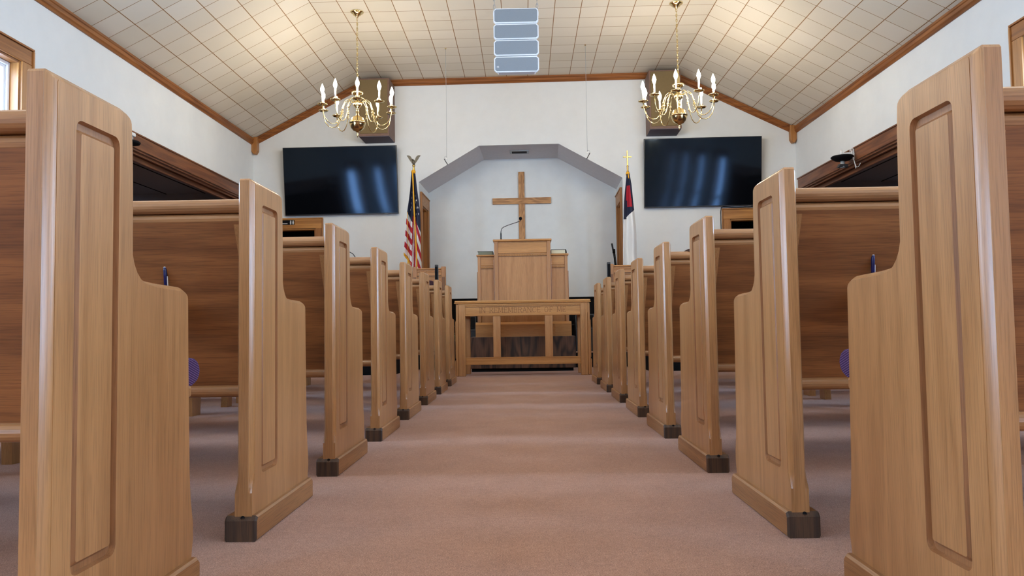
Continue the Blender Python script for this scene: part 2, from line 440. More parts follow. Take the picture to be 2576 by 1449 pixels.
for sx, X, Z in ((-1, XLW, ZLW), (1, XRW, ZRW)):
    b = MB(); w = .09; x0 = X if sx < 0 else X-w
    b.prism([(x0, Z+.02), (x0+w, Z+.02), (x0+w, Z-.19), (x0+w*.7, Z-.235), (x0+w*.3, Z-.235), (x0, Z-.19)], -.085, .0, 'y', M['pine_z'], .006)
    struct(b.build(trim_name(), loc=FL, rot=FR))
# casings round the two wide side openings
for sx, X in ((-1, XLW), (1, XRW)):
    b = MB(); s = -sx; f = lambda u: sorted((X+s*u[0], X+s*u[1]))
    xa, xb = f((0, .022)); zt = OP[2]+.145
    b.box(xa, xb, OP[0]-.14, OP[1]+.14, OP[2], zt, M['brown_y'], .004)
    xa2, xb2 = f((0, .032)); b.box(xa2, xb2, OP[0]-.155, OP[1]+.155, zt, zt+.018, M['brown_y'], .004)
    b.box(xa, xb, OP[0]-.14, OP[0], 0, OP[2], M['brown_y'], .004); b.box(xa, xb, OP[1], OP[1]+.14, 0, OP[2], M['brown_y'], .004)
    # jamb lining, folding-door track and stop
    ja, jb = f((-.25, 0)); b.box(ja, jb, OP[0], OP[1], OP[2]-.018, OP[2], M['brown_y'])
    ta, tb = f((-.06, -.035)); b.box(ta, tb, OP[0], OP[1], OP[2]-.04, OP[2]-.018, M['brown_y'])
    ta, tb = f((-.14, -.10)); b.box(ta, tb, OP[0], OP[1], OP[2]-.085, OP[2]-.018, M['brown_y'], .004)
    b.box(ja, jb, OP[0], OP[0]+.018, 0, OP[2], M['brown_y']); b.box(ja, jb, OP[1]-.018, OP[1], 0, OP[2], M['brown_y'])
    struct(b.build(trim_name()))
# baseboards
for nm, X, s in (('baseboard_left', XLW, 1), ('baseboard_right', XRW, -1)):
    b = MB(); x0, x1 = sorted((X, X+s*.015)); b.box(x0, x1, YB, OP[0]-.14, 0, .11, M['pine_y'], .004); struct(b.build(nm))

# ------------------------------------------------------------------ windows
wn = 0
for sx, X, dz in ((-1, XLW, 0), (1, XRW, .03)):
    for a, c in WIN_Y:
        wn += 1; s = -sx; f = lambda u, v: sorted((X+s*u, X+s*v)); z1 = WZ1+dz
        b = MB(); xa, xb = f(0, .022)
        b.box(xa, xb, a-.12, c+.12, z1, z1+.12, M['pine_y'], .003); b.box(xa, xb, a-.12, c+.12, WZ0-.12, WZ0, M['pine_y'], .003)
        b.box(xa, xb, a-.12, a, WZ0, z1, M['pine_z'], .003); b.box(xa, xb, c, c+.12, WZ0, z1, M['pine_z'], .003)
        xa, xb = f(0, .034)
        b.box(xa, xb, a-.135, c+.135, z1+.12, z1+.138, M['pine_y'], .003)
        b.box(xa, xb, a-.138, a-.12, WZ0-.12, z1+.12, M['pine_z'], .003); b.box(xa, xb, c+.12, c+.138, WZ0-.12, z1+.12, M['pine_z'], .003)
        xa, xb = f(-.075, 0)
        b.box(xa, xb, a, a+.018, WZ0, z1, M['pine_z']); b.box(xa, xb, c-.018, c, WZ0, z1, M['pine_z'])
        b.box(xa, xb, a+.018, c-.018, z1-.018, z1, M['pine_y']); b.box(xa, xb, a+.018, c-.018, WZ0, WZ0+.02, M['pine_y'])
        w = struct(b.build('window_%d' % wn))
        b = MB(); i = 0
        for (u, v, g) in ((-.125, -.070, .030), (-.125, -.085, .058)):
            xa, xb = f(u, v); e = .018 if g == .030 else .048
            b.box(xa, xb, a+e, a+g+.018, WZ0+e, z1-e, M['vinyl'], .004); b.box(xa, xb, c-g-.018, c-e, WZ0+e, z1-e, M['vinyl'], .004)
            b.box(xa, xb, a+g+.018, c-g-.018, z1-g-.018, z1-e, M['vinyl'], .004); b.box(xa, xb, a+g+.018, c-g-.018, WZ0+e, WZ0+g+.018, M['vinyl'], .004)
        zm = (WZ0+z1)/2; xa, xb = f(-.13, -.09); b.box(xa, xb, a+.07, c-.07, zm-.03, zm+.03, M['vinyl'], .004)
        b.build('sash_frame', w)
        b = MB(); xa, xb = f(-.12, -.115); b.box(xa, xb, a+.068, c-.068, WZ0+.068, z1-.068, M['pane']); b.build('pane', w)

# ------------------------------------------------------------------ doorways under the screens, and in the alcove
def casing(name, d, wd, parent_label=None):
    x0, x1, z1 = d; b = MB()
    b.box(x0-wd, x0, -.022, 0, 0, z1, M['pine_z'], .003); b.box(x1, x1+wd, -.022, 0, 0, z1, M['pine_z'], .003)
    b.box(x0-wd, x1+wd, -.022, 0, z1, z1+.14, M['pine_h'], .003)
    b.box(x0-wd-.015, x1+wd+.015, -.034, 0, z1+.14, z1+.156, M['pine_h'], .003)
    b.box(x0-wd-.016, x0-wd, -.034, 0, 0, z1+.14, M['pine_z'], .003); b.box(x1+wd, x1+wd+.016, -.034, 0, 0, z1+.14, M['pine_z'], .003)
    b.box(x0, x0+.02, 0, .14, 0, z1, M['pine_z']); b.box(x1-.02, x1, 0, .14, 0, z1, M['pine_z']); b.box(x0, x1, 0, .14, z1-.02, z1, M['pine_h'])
    return struct(b.build(name, loc=FL, rot=FR))
casing('door_1', DL, .10); casing('door_2', DR, .10)
def side_door(name, X, s):
    b = MB(); y0, y1, z1 = .10, .90, 2.56; f = lambda u, v: sorted((X+s*u, X+s*v)); xa, xb = f(0, .022)
    b.box(xa, xb, y0, y0+.11, .2, z1, M['pine_z'], .003); b.box(xa, xb, y1-.11, y1, .2, z1, M['pine_z'], .003)
    b.box(xa, xb, y0+.11, y1-.11, z1-.17, z1, M['pine_h'], .003)
    xa, xb = f(0, .034); b.box(xa, xb, y0-.015, y0, .2, z1+.012, M['pine_z'], .003); b.box(xa, xb, y0-.015, y1, z1, z1+.015, M['pine_h'], .003)
    xa, xb = f(-.16, .0)
    b.box(xa, xb, .20, y0+.125, .2, 2.375, M['pine_z']); b.box(xa, xb, y1-.125, .80, .2, 2.375, M['pine_z']); b.box(xa, xb, .20, .80, 2.375, 2.39, M['pine_h'])
    xa, xb = f(-.13, -.10); b.box(xa, xb, y0+.125, y1-.125, .2, 2.375, M['pine_z'], .002)
    xa, xb = f(-.10, -.085); b.box(xa, xb, y0+.125, y0+.14, .2, 2.375, M['pine_z']); b.box(xa, xb, y1-.14, y1-.125, .2, 2.375, M['pine_z'])
    return struct(b.build(name, loc=FL, rot=FR))
side_door('door_3', -1.549, 1); side_door('door_4', 1.449, -1)

# restroom sign on the left door head
sg = thing('restroom_sign', 'small black restroom sign with white figures above the left doorway', 'sign', front_w(-3.56, -.023, 2.137), FR)
b = MB(); b.box(-.20, .153, -.006, 0, -.035, .035, M['black'], .002); b.build('plate', sg)
for x, sk in ((.095, 0), (.135, 1)):
    prof = [(x-.006, .018), (x+.006, .018), (x+(.012 if sk else .009), -.012), (x+.007, -.012), (x+.007, -.029), (x+.001, -.029), (x+.001, -.013), (x-.001, -.013), (x-.001, -.029), (x-.007, -.029), (x-.007, -.012), (x-(.012 if sk else .009), -.012)]
    hp = [(x+.0062*math.cos(t), .0245+.0068*math.sin(t)) for t in [-.9+(2*PI-2*.67)*k/10+.0 for k in range(11)]]
    head = [(x+.0062*math.cos(math.radians(q)), .0235+.0065*math.sin(math.radians(q))) for q in range(-60, 241, 30)]
    pts = [(x-.006, .018)]+head[::-1][0:0]+[(x-.0031, .0179)]+head[::-1][::1]+[(x+.0031, .0179), (x+.006, .018)]+prof[2:]
    b = MB(); b.prism(pts, -.0078, -.006, 'y', M['whiteplast']); b.build('figure', sg)
b = MB(); b.box(.1142, .1158, -.0078, -.006, -.028, .03, M['whiteplast']); b.build('divider', sg)
b = MB(); b.box(-.17, .05, -.0078, -.006, -.022, -.014, M['whiteplast']); b.build('line_mark', sg)

# ------------------------------------------------------------------ pews
PL = 2.92; TH = .044
def rrect(y0, y1, z0, z1, r, n=5):
    pts = []
    for cy, cz, a in ((y1-r, z1-r, 0), (y0+r, z1-r, 90), (y0+r, z0+r, 180), (y1-r, z0+r, 270)):
        for k in range(n): t = math.radians(a+90*k/(n-1)); pts.append((cy+r*math.cos(t), cz+r*math.sin(t)))
    return pts
def end_outline():
    """pew end, side view: back edge at y=.008, front at .50; returns (outline, inset outline)"""
    P = []; I = []
    def add(y, z, iy, iz): P.append((y, z)); I.append((y+iy, z+iz))
    e = .009; c = .021
    add(.008, .06, .0, .0); add(.008, .120, .0, .0); add(.008, .145, c*.75, .0); add(.008, .165, c, 0); add(.008, .925, c, -e)
    add(.012, .930, c-.002, -e-.002)
    add(.222, .930, -.002, -e)
    for k in range(1, 5):
        t = k/4*PI/2; add(.222+.034*math.sin(t), .908+.022*math.cos(t), -e*math.sin(t), -e*math.cos(t))
    add(.257, .86, -e*.6, 0); add(.258, .78, -e*.4, 0); add(.260, .70, -e*.5, -.001)
    for k in range(1, 7):
        t = k/6*PI/2; add(.318-.057*math.cos(t), .690-.061*math.sin(t), -e*math.cos(t)*.8, -e*math.sin(t)*.8)
    add(.35, .627, 0, -e); add(.455, .625, 0, -e)
    for k in range(1, 5):
        t = k/4*PI/2; add(.455+.034*math.sin(t), .602+.023*math.cos(t), -e*.7*math.sin(t), -e*math.cos(t))
    add(.490, .50, -e*.5, 0); add(.499, .24, -e*.4, 0); add(.505, .18, -e*.3, 0); add(.514, .135, -.001, 0); add(.514, .10, 0, 0); add(.505, .06, 0, 0)
    return P, I
def pew_end_mesh(name, aisle):
    """aisle = +1/-1: the face with the routed panel looks that way; body spans x in [-TH/2, TH/2]"""
    bm = bmesh.new(); P, I = end_outline(); n = len(P); h = TH/2; ex = .0095
    V = lambda pts, x: [bm.verts.new((x, p[0], p[1])) for p in pts]
    def bridge(A, B):
        for i in range(len(A)): bm.faces.new((A[i], A[(i+1) % len(A)], B[(i+1) % len(A)], B[i]))
    def ring(t, x): return V([(p[0]+(i[0]-p[0])*t, p[1]+(i[1]-p[1])*t) for p, i in zip(P, I)], x)
    st = .0016; sec = [(0, 0), (.10, 0), (.30, .30), (.50, .55), (.70, .76), (.90, .92), (1, .92), (1, 1)]
    rings = [ring(t, -(h-ex+ex*q)) for t, q in sec[::-1]]+[ring(t, h-ex+ex*q) for t, q in sec]
    for a, c in zip(rings, rings[1:]): bridge(a, c)
    def fill(outer, hole=None):
        polys = [[Vector((v.co.y, v.co.z, 0)) for v in outer]]; vs = list(outer)
        if hole: polys.append([Vector((v.co.y, v.co.z, 0)) for v in hole]); vs += hole
        for t in tessellate_polygon(polys):
            try: bm.faces.new([vs[i] for i in t])
            except ValueError: pass
    fill(rings[0])
    g0 = V(rrect(.078, .208, .158, .872, .016), h)
    fill(rings[-1], g0)
    g1 = V(rrect(.080, .206, .160, .870, .015), h-.010); bridge(g0, g1)
    g2 = V(rrect(.0885, .1975, .170, .859, .008), h-.010); bridge(g1, g2)
    g3 = V(rrect(.094, .192, .177, .852, .004), h-.0015); bridge(g2, g3)
    bm.faces.new(g3)
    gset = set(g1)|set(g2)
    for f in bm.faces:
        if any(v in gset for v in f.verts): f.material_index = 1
    if aisle < 0:
        for v in bm.verts: v.co.x *= -1
    bmesh.ops.recalc_face_normals(bm, faces=bm.faces)
    me = bpy.data.meshes.new(name); bm.to_mesh(me); bm.free(); me.materials.append(M['oak_v']); me.materials.append(M['oak_groove_shade'])
    me.shade_smooth(); me.set_sharp_from_angle(angle=math.radians(32))
    return me
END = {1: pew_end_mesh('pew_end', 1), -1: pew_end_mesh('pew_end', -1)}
def foot_mesh():
    b = MB(); w = .0825
    fs = b.prism([(0, 0), (0, .052), (.010, .064), (.508, .064), (.520, .052), (.520, 0)], -w/2, w/2, 'x', M['oak_y'], .005)
    b.lathe([(0, -.006), (.004, -.0045), (.006, 0), (.004, .0045), (0, .006)], M['black'], (.004, .0065, .0580), 10)
    k = b.mi(M['endgrain'])
    b.bm.normal_update()
    for f in b.bm.faces:
        if f.calc_center_median().y < .0105 and abs(f.normal.y) > .5 and f.calc_center_median().z < .06: f.material_index = k
    return b
_fo = foot_mesh().build('end_base'); FOOT = _fo.data; bpy.data.objects.remove(_fo)
def child(name, me, parent, loc=(0, 0, 0)):
    o = bpy.data.objects.new(name, me); COL.objects.link(o); o.parent = parent; o.location = loc; return o
GP = 'oak pews along the aisle'
def make_pew(s):
    """s=-1: pew runs to the left of the aisle; origin at the aisle-side floor corner of its base"""
    root = thing('pew', 'oak pew', 'pew', group=GP)
    xc = s*.0412
    e = child('pew_end', END[-s], root, (s*.036, 0, 0)); child('end_base', FOOT, e, (xc-s*.036, 0, 0))
    e2 = child('pew_end', END[s], root, (s*(PL-.036), 0, 0)); child('end_base', FOOT, e2, (s*(-.0412+.036), 0, 0))
    xa, xb = sorted((s*(.036+TH/2-.002), s*(PL-.036-TH/2+.002)))
    b = MB()                                                     # slanted back panel
    b.prism([(.085, .835), (.103, .838), (.240, .38), (.222, .372)], xa, xb, 'x', M['panel'])
    b.build('backrest', root)
    b = MB()
    b.prism([(.084-.018*math.sin(t), .8705+.0185*math.cos(t)) for t in [k/8*PI for k in range(9)]]+[(.118, .852), (.126, .862), (.124, .882), (.112, .889)], xa, xb, 'x', M['oak_h'], 0)
    b.prism([(.112, .853), (.100, .853)]+[(.098-.014*math.sin(t), .8375+.0145*math.cos(t)) for t in [k/6*PI for k in range(7)]]+[(.102, .818), (.112, .818)], xa, xb, 'x', M['oak_h'], 0)
    b.build('top_rail', root)
    b = MB()
    b.prism([(.250, .380), (.222, .380)]+[(.222-.017*math.sin(t), .363+.017*math.cos(t)) for t in [k/8*PI for k in range(1, 9)]]+[(.250, .346)], xa, xb, 'x', M['oak_h'])
    b.build('bottom_rail', root)
    b = MB(); b.box(xa, xb, .240, .602, .388, .414, M['oak_h'], .006, 2); b.build('seat', root)
    b = MB()
    nose = [(.25, .414), (.25, .46)]+[(.610+.045*math.sin(t), .444+.031*math.cos(t)) for t in [k/8*PI for k in range(9)]]
    x0, x1 = sorted((s*.060, s*(PL-.060)))
    b.prism(nose, x0, x1, 'x', M['cushion'], .006, 2)
    b.bm.normal_update()
    for f in b.bm.faces: f.smooth = abs(f.normal.x) < .5
    b.build('cushion', root)['label'] = 'purple ribbed seat cushion'
    b = MB()                                                     # wedge cleat on the inside of the end
    x0, x1, x2 = s*(.036+TH/2-.001), s*.086, s*.065
    vs = [b.bm.verts.new(p) for p in ((x0, .066, .818), (x1, .066, .818), (x1, .086, .818), (x0, .086, .818), (x0, .196, .395), (x2, .196, .395), (x2, .216, .395), (x0, .216, .395))]
    for q in ((0, 1, 2, 3), (7, 6, 5, 4), (0, 4, 5, 1), (1, 5, 6, 2), (2, 6, 7, 3), (3, 7, 4, 0)): b.bm.faces.new([vs[i] for i in q]).material_index = b.mi(M['oak_v'])
    b.build('cleat', root)
    for xm in (1.45,):
        b = MB(); a, c = sorted((s*(xm-.022), s*(xm+.022)))
        arch = [(.045, 0), (.135, 0)]+[(.135+.10*(1-math.cos(t)), .29*math.sin(t)) for t in [k/10*PI for k in range(11)]]+[(.335, 0), (.455, 0), (.475, .387), (.252, .387), (.200, .348), (.10, .348)]
        slab_x(b, arch, a, c, M['oak_v']); b.build('support_bracket', root)
    return root
def slab_x(b, poly, x0, x1, mat):
    k = b.mi(mat); tri = tessellate_polygon([[Vector((p[0], p[1], 0)) for p in poly]])
    A = [b.bm.verts.new((x0, p[0], p[1])) for p in poly]; B = [b.bm.verts.new((x1, p[0], p[1])) for p in poly]
    for t in tri: b.bm.faces.new([A[i] for i in t]).material_index = k; b.bm.faces.new([B[i] for i in t]).material_index = k
    n = len(poly)
    for i in range(n): b.bm.faces.new((A[i], B[i], B[(i+1) % n], A[(i+1) % n])).material_index = k
ORD = ['nearest the camera', 'second from the camera', 'third from the camera', 'fourth from the camera', 'fifth from the camera',
       'sixth from the camera', 'second from the communion table', 'nearest the communion table']
for s, X, Y0, side in ((-1, -.690, 1.106, 'left'), (1, .6415, 1.089, 'right')):
    proto = make_pew(s)
    for k in range(8):
        o = proto if k == 0 else copy_tree(proto)
        o.location = (X, Y0+.8528*k, 0)
        o['label'] = 'oak pew on the %s of the aisle, %s' % (side, ORD[k])
        if k == 1:
            y = .085+.137*(.835-.63)/.46
            b = MB(); x = -.292 if s < 0 else .288
            xo = x; pts = [(y-.05, .56), (y-.05, .62), (y+.005, .62), (y+.03, .56)]
            b.prism(pts, xo-.028, xo+.028, 'x', M['oak_h'], .002); b.build('pen_holder', o)
            p = thing('pen', 'dark blue pen standing at the back of the second pew on the %s' % side, 'pen', (X+xo, Y0+.8528+y-.022, .62), (.0, -.06 if s < 0 else .04, 0), 'blue pens in the pew backs')
            b = MB(); b.lathe([(0, 0), (.0046, 0), (.0048, .085), (.0044, .0905), (0, .0905)], M['blue'], n=12); b.build('barrel', p)
            b = MB(); b.lathe([(0, .0905), (.0042, .0905), (.0036, .0925), (0, .0925)], M['whiteplast'], n=12); b.build('end_cap', p)
            b = MB(); b.box(.0044, .0062, -.0015, .0015, .03, .066, M['whiteplast'], .0004); b.build('clip', p)

# slim book lying on the fourth right pew, gooseneck behind the fourth left pew
t = thing('book', 'slim dark maroon book lying on top of the fourth pew on the right', 'book', (.875, 1.089+.8528*3+.122, .889), (0, 0, 0))
b = MB(); b.box(-.08, .08, -.055, .055, 0, .0015, M['maroon']); b.box(-.08, .08, -.055, .055, .0095, .011, M['maroon']); b.box(-.08, -.077, -.055, .055, .0015, .0095, M['maroon']); b.build('cover', t)
b = MB(); b.box(-.077, .077, -.052, .052, .0015, .0095, M['maroon']); b.build('pages', t)

# ------------------------------------------------------------------ communion table
t = thing('communion_table', 'light oak communion table with carved lettering at the end of the aisle', 'table', (-.03, 8.49, 0))
def tx(x): return x+.03
b = MB(); b.box(tx(-.79), tx(.722), -.025, .50, .802, .812, M['golden'], .004); b.box(tx(-.785), tx(.717), -.02, .495, .812, .834, M['golden'], .008, 2); b.build('table_top', t)
b = MB(); b.box(tx(-.745), tx(.686), .0, .02, .688, .802, M['golden'])
b.box(tx(-.745), tx(.686), -.006, .0, .782, .800, M['golden'], .002)
b.box(tx(-.67), tx(.604), -.008, .02, .662, .688, M['golden'], .004); b.build('apron', t)
b = MB(); n = 72; L0, L1 = tx(-.735), tx(.676)
for k in range(n):
    x = L0+(L1-L0)*k/n; b.prism([(x, .766), (x+.009, .766), (x+.0155, .779), (x+.0065, .779)], -.007, .0, 'y', M['golden'], .001)
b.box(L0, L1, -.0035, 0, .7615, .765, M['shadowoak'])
b.build('rope_moulding', t)
for x0, x1 in ((-.772, -.668), (.604, .710)):
    sgn = -1 if x0 < 0 else 1; xo = x0 if sgn < 0 else x1; xi = x1 if sgn < 0 else x0
    b = MB(); a, c = sorted((tx(xi), tx(xo-sgn*.03)))
    b.box(a, c, -.012, .065, 0, .802 if False else .79, M['golden_v'], .004)
    b.box(min(tx(xo-sgn*.03), tx(xo)), max(tx(xo-sgn*.03), tx(xo)), .0, .055, .0, .80, M['golden_v'], .006)
    for q in (.25, .5, .75): b.box(a+(c-a)*q-.003, a+(c-a)*q+.003, -.015, -.012, .10, .72, M['golden_v'], .001)
    pr = [(tx(xo), 0), (tx(xo+sgn*.014), 0), (tx(xo+sgn*.014), .165), (tx(xo+sgn*.004), .185), (tx(xo), .19)]
    b.prism(pr, .0, .06, 'y', M['golden_v'], .003)
    pr = [(tx(xo), .62), (tx(xo+sgn*.008), .60), (tx(xo+sgn*.008), .20), (tx(xo), .185)]
    b.prism(pr, .004, .05, 'y', M['golden_v'], .003)
    b.build('leg', t)
    ra, rb = (-.745, -.643) if sgn < 0 else (.597, .695)
    b = MB(); b.box(tx(ra), tx(rb), .40, .455, 0, .802, M['golden_v'], .004); b.build('leg', t)
    b = MB(); b.box(tx(min(xi, xo)+.04), tx(max(xi, xo)-.04), .065, .40, .66, .80, M['golden_v'], .003); b.build('side_rail', t)
b = MB(); b.box(tx(-.668), tx(.604), .0, .03, .135, .20, M['golden'], .004); b.box(tx(-.668), tx(.604), -.006, .034, .126, .137, M['golden'], .002); b.box(tx(-.668), tx(.604), -.006, .036, .197, .206, M['golden'], .002); b.build('bottom_rail', t)
for x0, x1 in ((-.361, -.279), (.212, .297)):
    b = MB(); b.box(tx(x0), tx(x1), .0, .06, .206, .664, M['golden_v'], .005, 2); b.build('upright', t)
# carved serif letters, drawn as strokes
LET = {'I': (.3, [((.15, 0), (.15, 1))]), 'N': (.85, [((.1, 0), (.1, 1)), ((.1, 1), (.75, 0)), ((.75, 0), (.75, 1))]),
 'R': (.8, [((.12, 0), (.12, 1)), ((.12, 1), (.55, 1)), ((.55, 1), (.68, .88)), ((.68, .88), (.68, .65)), ((.68, .65), (.55, .52)), ((.55, .52), (.12, .52)), ((.4, .52), (.75, 0))]),
 'E': (.75, [((.12, 0), (.12, 1)), ((.12, 1), (.66, 1)), ((.12, .52), (.5, .52)), ((.12, 0), (.68, 0)), ((.66, 1), (.66, .86)), ((.68, 0), (.68, .16)), ((.5, .44), (.5, .6))]),
 'M': (1., [((.1, 0), (.15, 1)), ((.15, 1), (.5, .12)), ((.5, .12), (.85, 1)), ((.85, 1), (.9, 0))]),
 'B': (.78, [((.12, 0), (.12, 1)), ((.12, 1), (.52, 1)), ((.52, 1), (.63, .88)), ((.63, .88), (.63, .66)), ((.63, .66), (.52, .54)), ((.52, .54), (.12, .54)), ((.52, .54), (.68, .42)), ((.68, .42), (.68, .12)), ((.68, .12), (.55, 0)), ((.55, 0), (.12, 0))]),
 'A': (.85, [((.06, 0), (.42, 1)), ((.42, 1), (.8, 0)), ((.2, .36), (.66, .36))]),
 'C': (.8, [((.7, .78), (.6, .94)), ((.6, .94), (.4, 1)), ((.4, 1), (.2, .9)), ((.2, .9), (.1, .65)), ((.1, .65), (.1, .35)), ((.1, .35), (.2, .1)), ((.2, .1), (.4, 0)), ((.4, 0), (.6, .06)), ((.6, .06), (.72, .22))]),
 'O': (.9, [((.42, 1), (.2, .9)), ((.2, .9), (.1, .65)), ((.1, .65), (.1, .35)), ((.1, .35), (.2, .1)), ((.2, .1), (.42, 0)), ((.42, 0), (.64, .1)), ((.64, .1), (.74, .35)), ((.74, .35), (.74, .65)), ((.74, .65), (.64, .9)), ((.64, .9), (.42, 1))]),
 'F': (.72, [((.12, 0), (.12, 1)), ((.12, 1), (.66, 1)), ((.12, .52), (.5, .52)), ((.66, 1), (.66, .86)), ((.5, .44), (.5, .6))]), ' ': (.55, [])}
SERIF = {'I': [(.15, 0), (.15, 1)], 'N': [(.1, 0), (.1, 1), (.75, 1)], 'R': [(.12, 0), (.12, 1), (.75, 0)], 'M': [(.1, 0), (.15, 1), (.85, 1), (.9, 0)], 'A': [(.06, 0), (.8, 0)], 'F': [(.12, 0)]}
def strokes(b, text, x0, x1, z0, h, y, mat, w=.0038):
    tot = sum(LET[c][0]+.12 for c in text); k = (x1-x0)/tot; x = x0
    def seg(p, q, ww):
        p, q = Vector(p), Vector(q); d = (q-p).normalized(); nn = Vector((-d.y, d.x))*ww/2; p2, q2 = p-d*ww*.3, q+d*ww*.3
        b.prism([tuple(p2+nn), tuple(q2+nn), tuple(q2-nn), tuple(p2-nn)], y-.0012, y, 'y', mat)
    for c in text:
        wd, st = LET[c]; T = lambda p: (x+p[0]*k, z0+p[1]*h)
        for p, q in st: seg(T(p), T(q), w if abs(p[0]-q[0]) < .12 or q[1] < p[1] else w*.7)
        for p in SERIF.get(c, []):
            a = T(p); seg((a[0]-.009, a[1]), (a[0]+.009, a[1]), w*.6)
        x += (wd+.12)*k
b = MB(); strokes(b, 'IN REMEMBRANCE OF ME', tx(-.513), tx(.455), .698, .056, .0, M['carved']); b.build('lettering', t)['label'] = 'carved words IN REMEMBRANCE OF ME'

# ------------------------------------------------------------------ pulpit on its dark plywood box
b = MB(); b.box(-.69, .60, 9.29, 10.05, .04, .42, M['walnut'], .004); b.box(-.66, .57, 9.33, 10.0, 0, .04, M['black'])
tag(b.build('pulpit_platform'), 'dark stained plywood box under the pulpit, behind the communion table', 'platform')
t = thing('pulpit', 'light oak winged pulpit with rope moulding standing behind the communion table', 'pulpit', (-.027, 9.36, .42))
X0, X1 = -.345, .345
b = MB()
b.box(X0, X1, 0, .42, .13, 1.165, M['golden_v'], .004)
for x in (X0, X1-.045):
    b.box(x, x+.045, -.022, 0, .175, 1.165, M['golden_v'], .005, 2)
b.box(X0+.045, X1-.045, -.012, 0, 1.02, 1.15, M['golden'], .004)
b.box(X0-.012, X0, 0, .40, .15, .95, M['golden_v'], .006, 2); b.box(X1, X1+.012, 0, .40, .15, .95, M['golden_v'], .006, 2)
b.build('body', t)
b = MB(); b.box(X0-.014, X1+.014, -.035, .46, 1.165, 1.190, M['golden'], .008, 2); b.build('top', t)
def rope(b, x0, x1, z, y, n):
    for k in range(n):
        x = x0+(x1-x0)*k/n; d = (x1-x0)/n; b.prism([(x, z), (x+d*.6, z), (x+d, z+.018), (x+d*.4, z+.018)], y-.010, y, 'y', M['golden'], .0015)
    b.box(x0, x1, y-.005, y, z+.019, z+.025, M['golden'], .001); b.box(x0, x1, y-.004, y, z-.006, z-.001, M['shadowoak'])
b = MB(); rope(b, X0+.045, X1-.045, .985, 0, 30); b.build('rope_moulding', t)
for sgn in (-1, 1):
    xa, xb = sorted((sgn*.345, sgn*.553)); b = MB()
    b.box(xa, xb, .06, .42, .13, .99, M['golden_v'], .004)
    xo = sgn*.553; q0, q1 = sorted((xo, xo-sgn*.035)); b.box(q0, q1, .04, .06, .175, .99, M['golden_v'], .005, 2)
    ia, ib = sorted((sgn*.347, xo-sgn*.036)); b.box(ia, ib, .05, .06, .875, .975, M['golden'], .003)
    r0, r1 = sorted((xo, xo+sgn*.010)); b.box(r0, r1, .06, .40, .15, .80, M['golden_v'], .005, 2)
    b.build('wing', t)
    b = MB(); a, c = sorted((sgn*.347, sgn*.567)); b.box(a, c, .025, .44, .99, 1.010, M['golden'], .006, 2); b.build('wing_top', t)
    b = MB(); rope(b, ia, ib, .840, .06, 10); b.build('rope_moulding', t)
b = MB()
b.prism([(-.055, 0), (-.055, .15), (-.03, .175), (.0, .18), (.44, .18), (.44, 0)], -.375, .375, 'x', M['golden'], .003)
b.prism([(.005, 0), (.005, .15), (.03, .175), (.06, .18), (.44, .18), (.44, 0)], -.585, -.376, 'x', M['golden'], .003)
b.prism([(.005, 0), (.005, .15), (.03, .175), (.06, .18), (.44, .18), (.44, 0)], .376, .585, 'x', M['golden'], .003)
b.build('plinth', t)
# books on the wings, microphone
bk = thing('bible', 'closed black book with grey page edges lying on the left pulpit wing', 'book', (-.49, 9.53, 1.43), group='books on the pulpit wings')
b = MB(); b.box(-.09, .10, -.12, .10, .0, .003, M['bookblack']); b.box(-.09, .10, -.12, .10, .041, .045, M['bookblack'], .001); b.box(.097, .10, -.12, .10, .003, .041, M['bookblack']); b.build('cover', bk)
b = MB(); b.box(-.082, .097, -.112, .092, .003, .041, M['oldpages']); b.build('pages', bk)
bk = thing('bible', 'closed black book with cream page edges lying on the right pulpit wing', 'book', (.425, 9.52, 1.43), (0, 0, 0), group='books on the pulpit wings')
b = MB(); b.box(-.10, .085, -.12, .10, 0, .004, M['bookblack']); b.prism([(-.10, .047), (.08, .047), (.085, .030), (.090, .012), (.094, .012), (.090, .034), (.084, .052), (-.10, .052)], -.12, .10, 'y', M['bookblack']); b.box(-.10, -.096, -.12, .10, .004, .047, M['bookblack']); b.build('cover', bk)
b = MB(); b.box(-.096, .074, -.112, .092, .004, .046, M['pages']); b.build('pages', bk)
mc = thing('gooseneck_microphone', 'black gooseneck microphone rising from the top of the pulpit', 'microphone', (-.29, 9.48, 1.61))
b = MB(); b.lathe([(0, 0), (.028, 0), (.028, .006), (.011, .012), (.009, .03), (.009, .085), (.0055, .10), (.0045, .115), (0, .115)], M['blackgloss'], n=16); b.build('base', mc)
b = MB(); pts = [(0, 0, .10), (.002, 0, .125), (.012, 0, .152), (.035, 0, .170), (.09, 0, .192), (.16, -.01, .213), (.215, -.012, .230), (.244, -.012, .243), (.254, -.012, .258)]
b.tube(pts, .0042, M['blackgloss'], 8); b.build('gooseneck', mc)
b = MB(); b.lathe([(0, -.022), (.012, -.019), (.018, -.010), (.0195, 0), (.018, .010), (.012, .019), (0, .022)], M['black'], (.246, -.012, .272), 14); b.build('foam_head', mc)

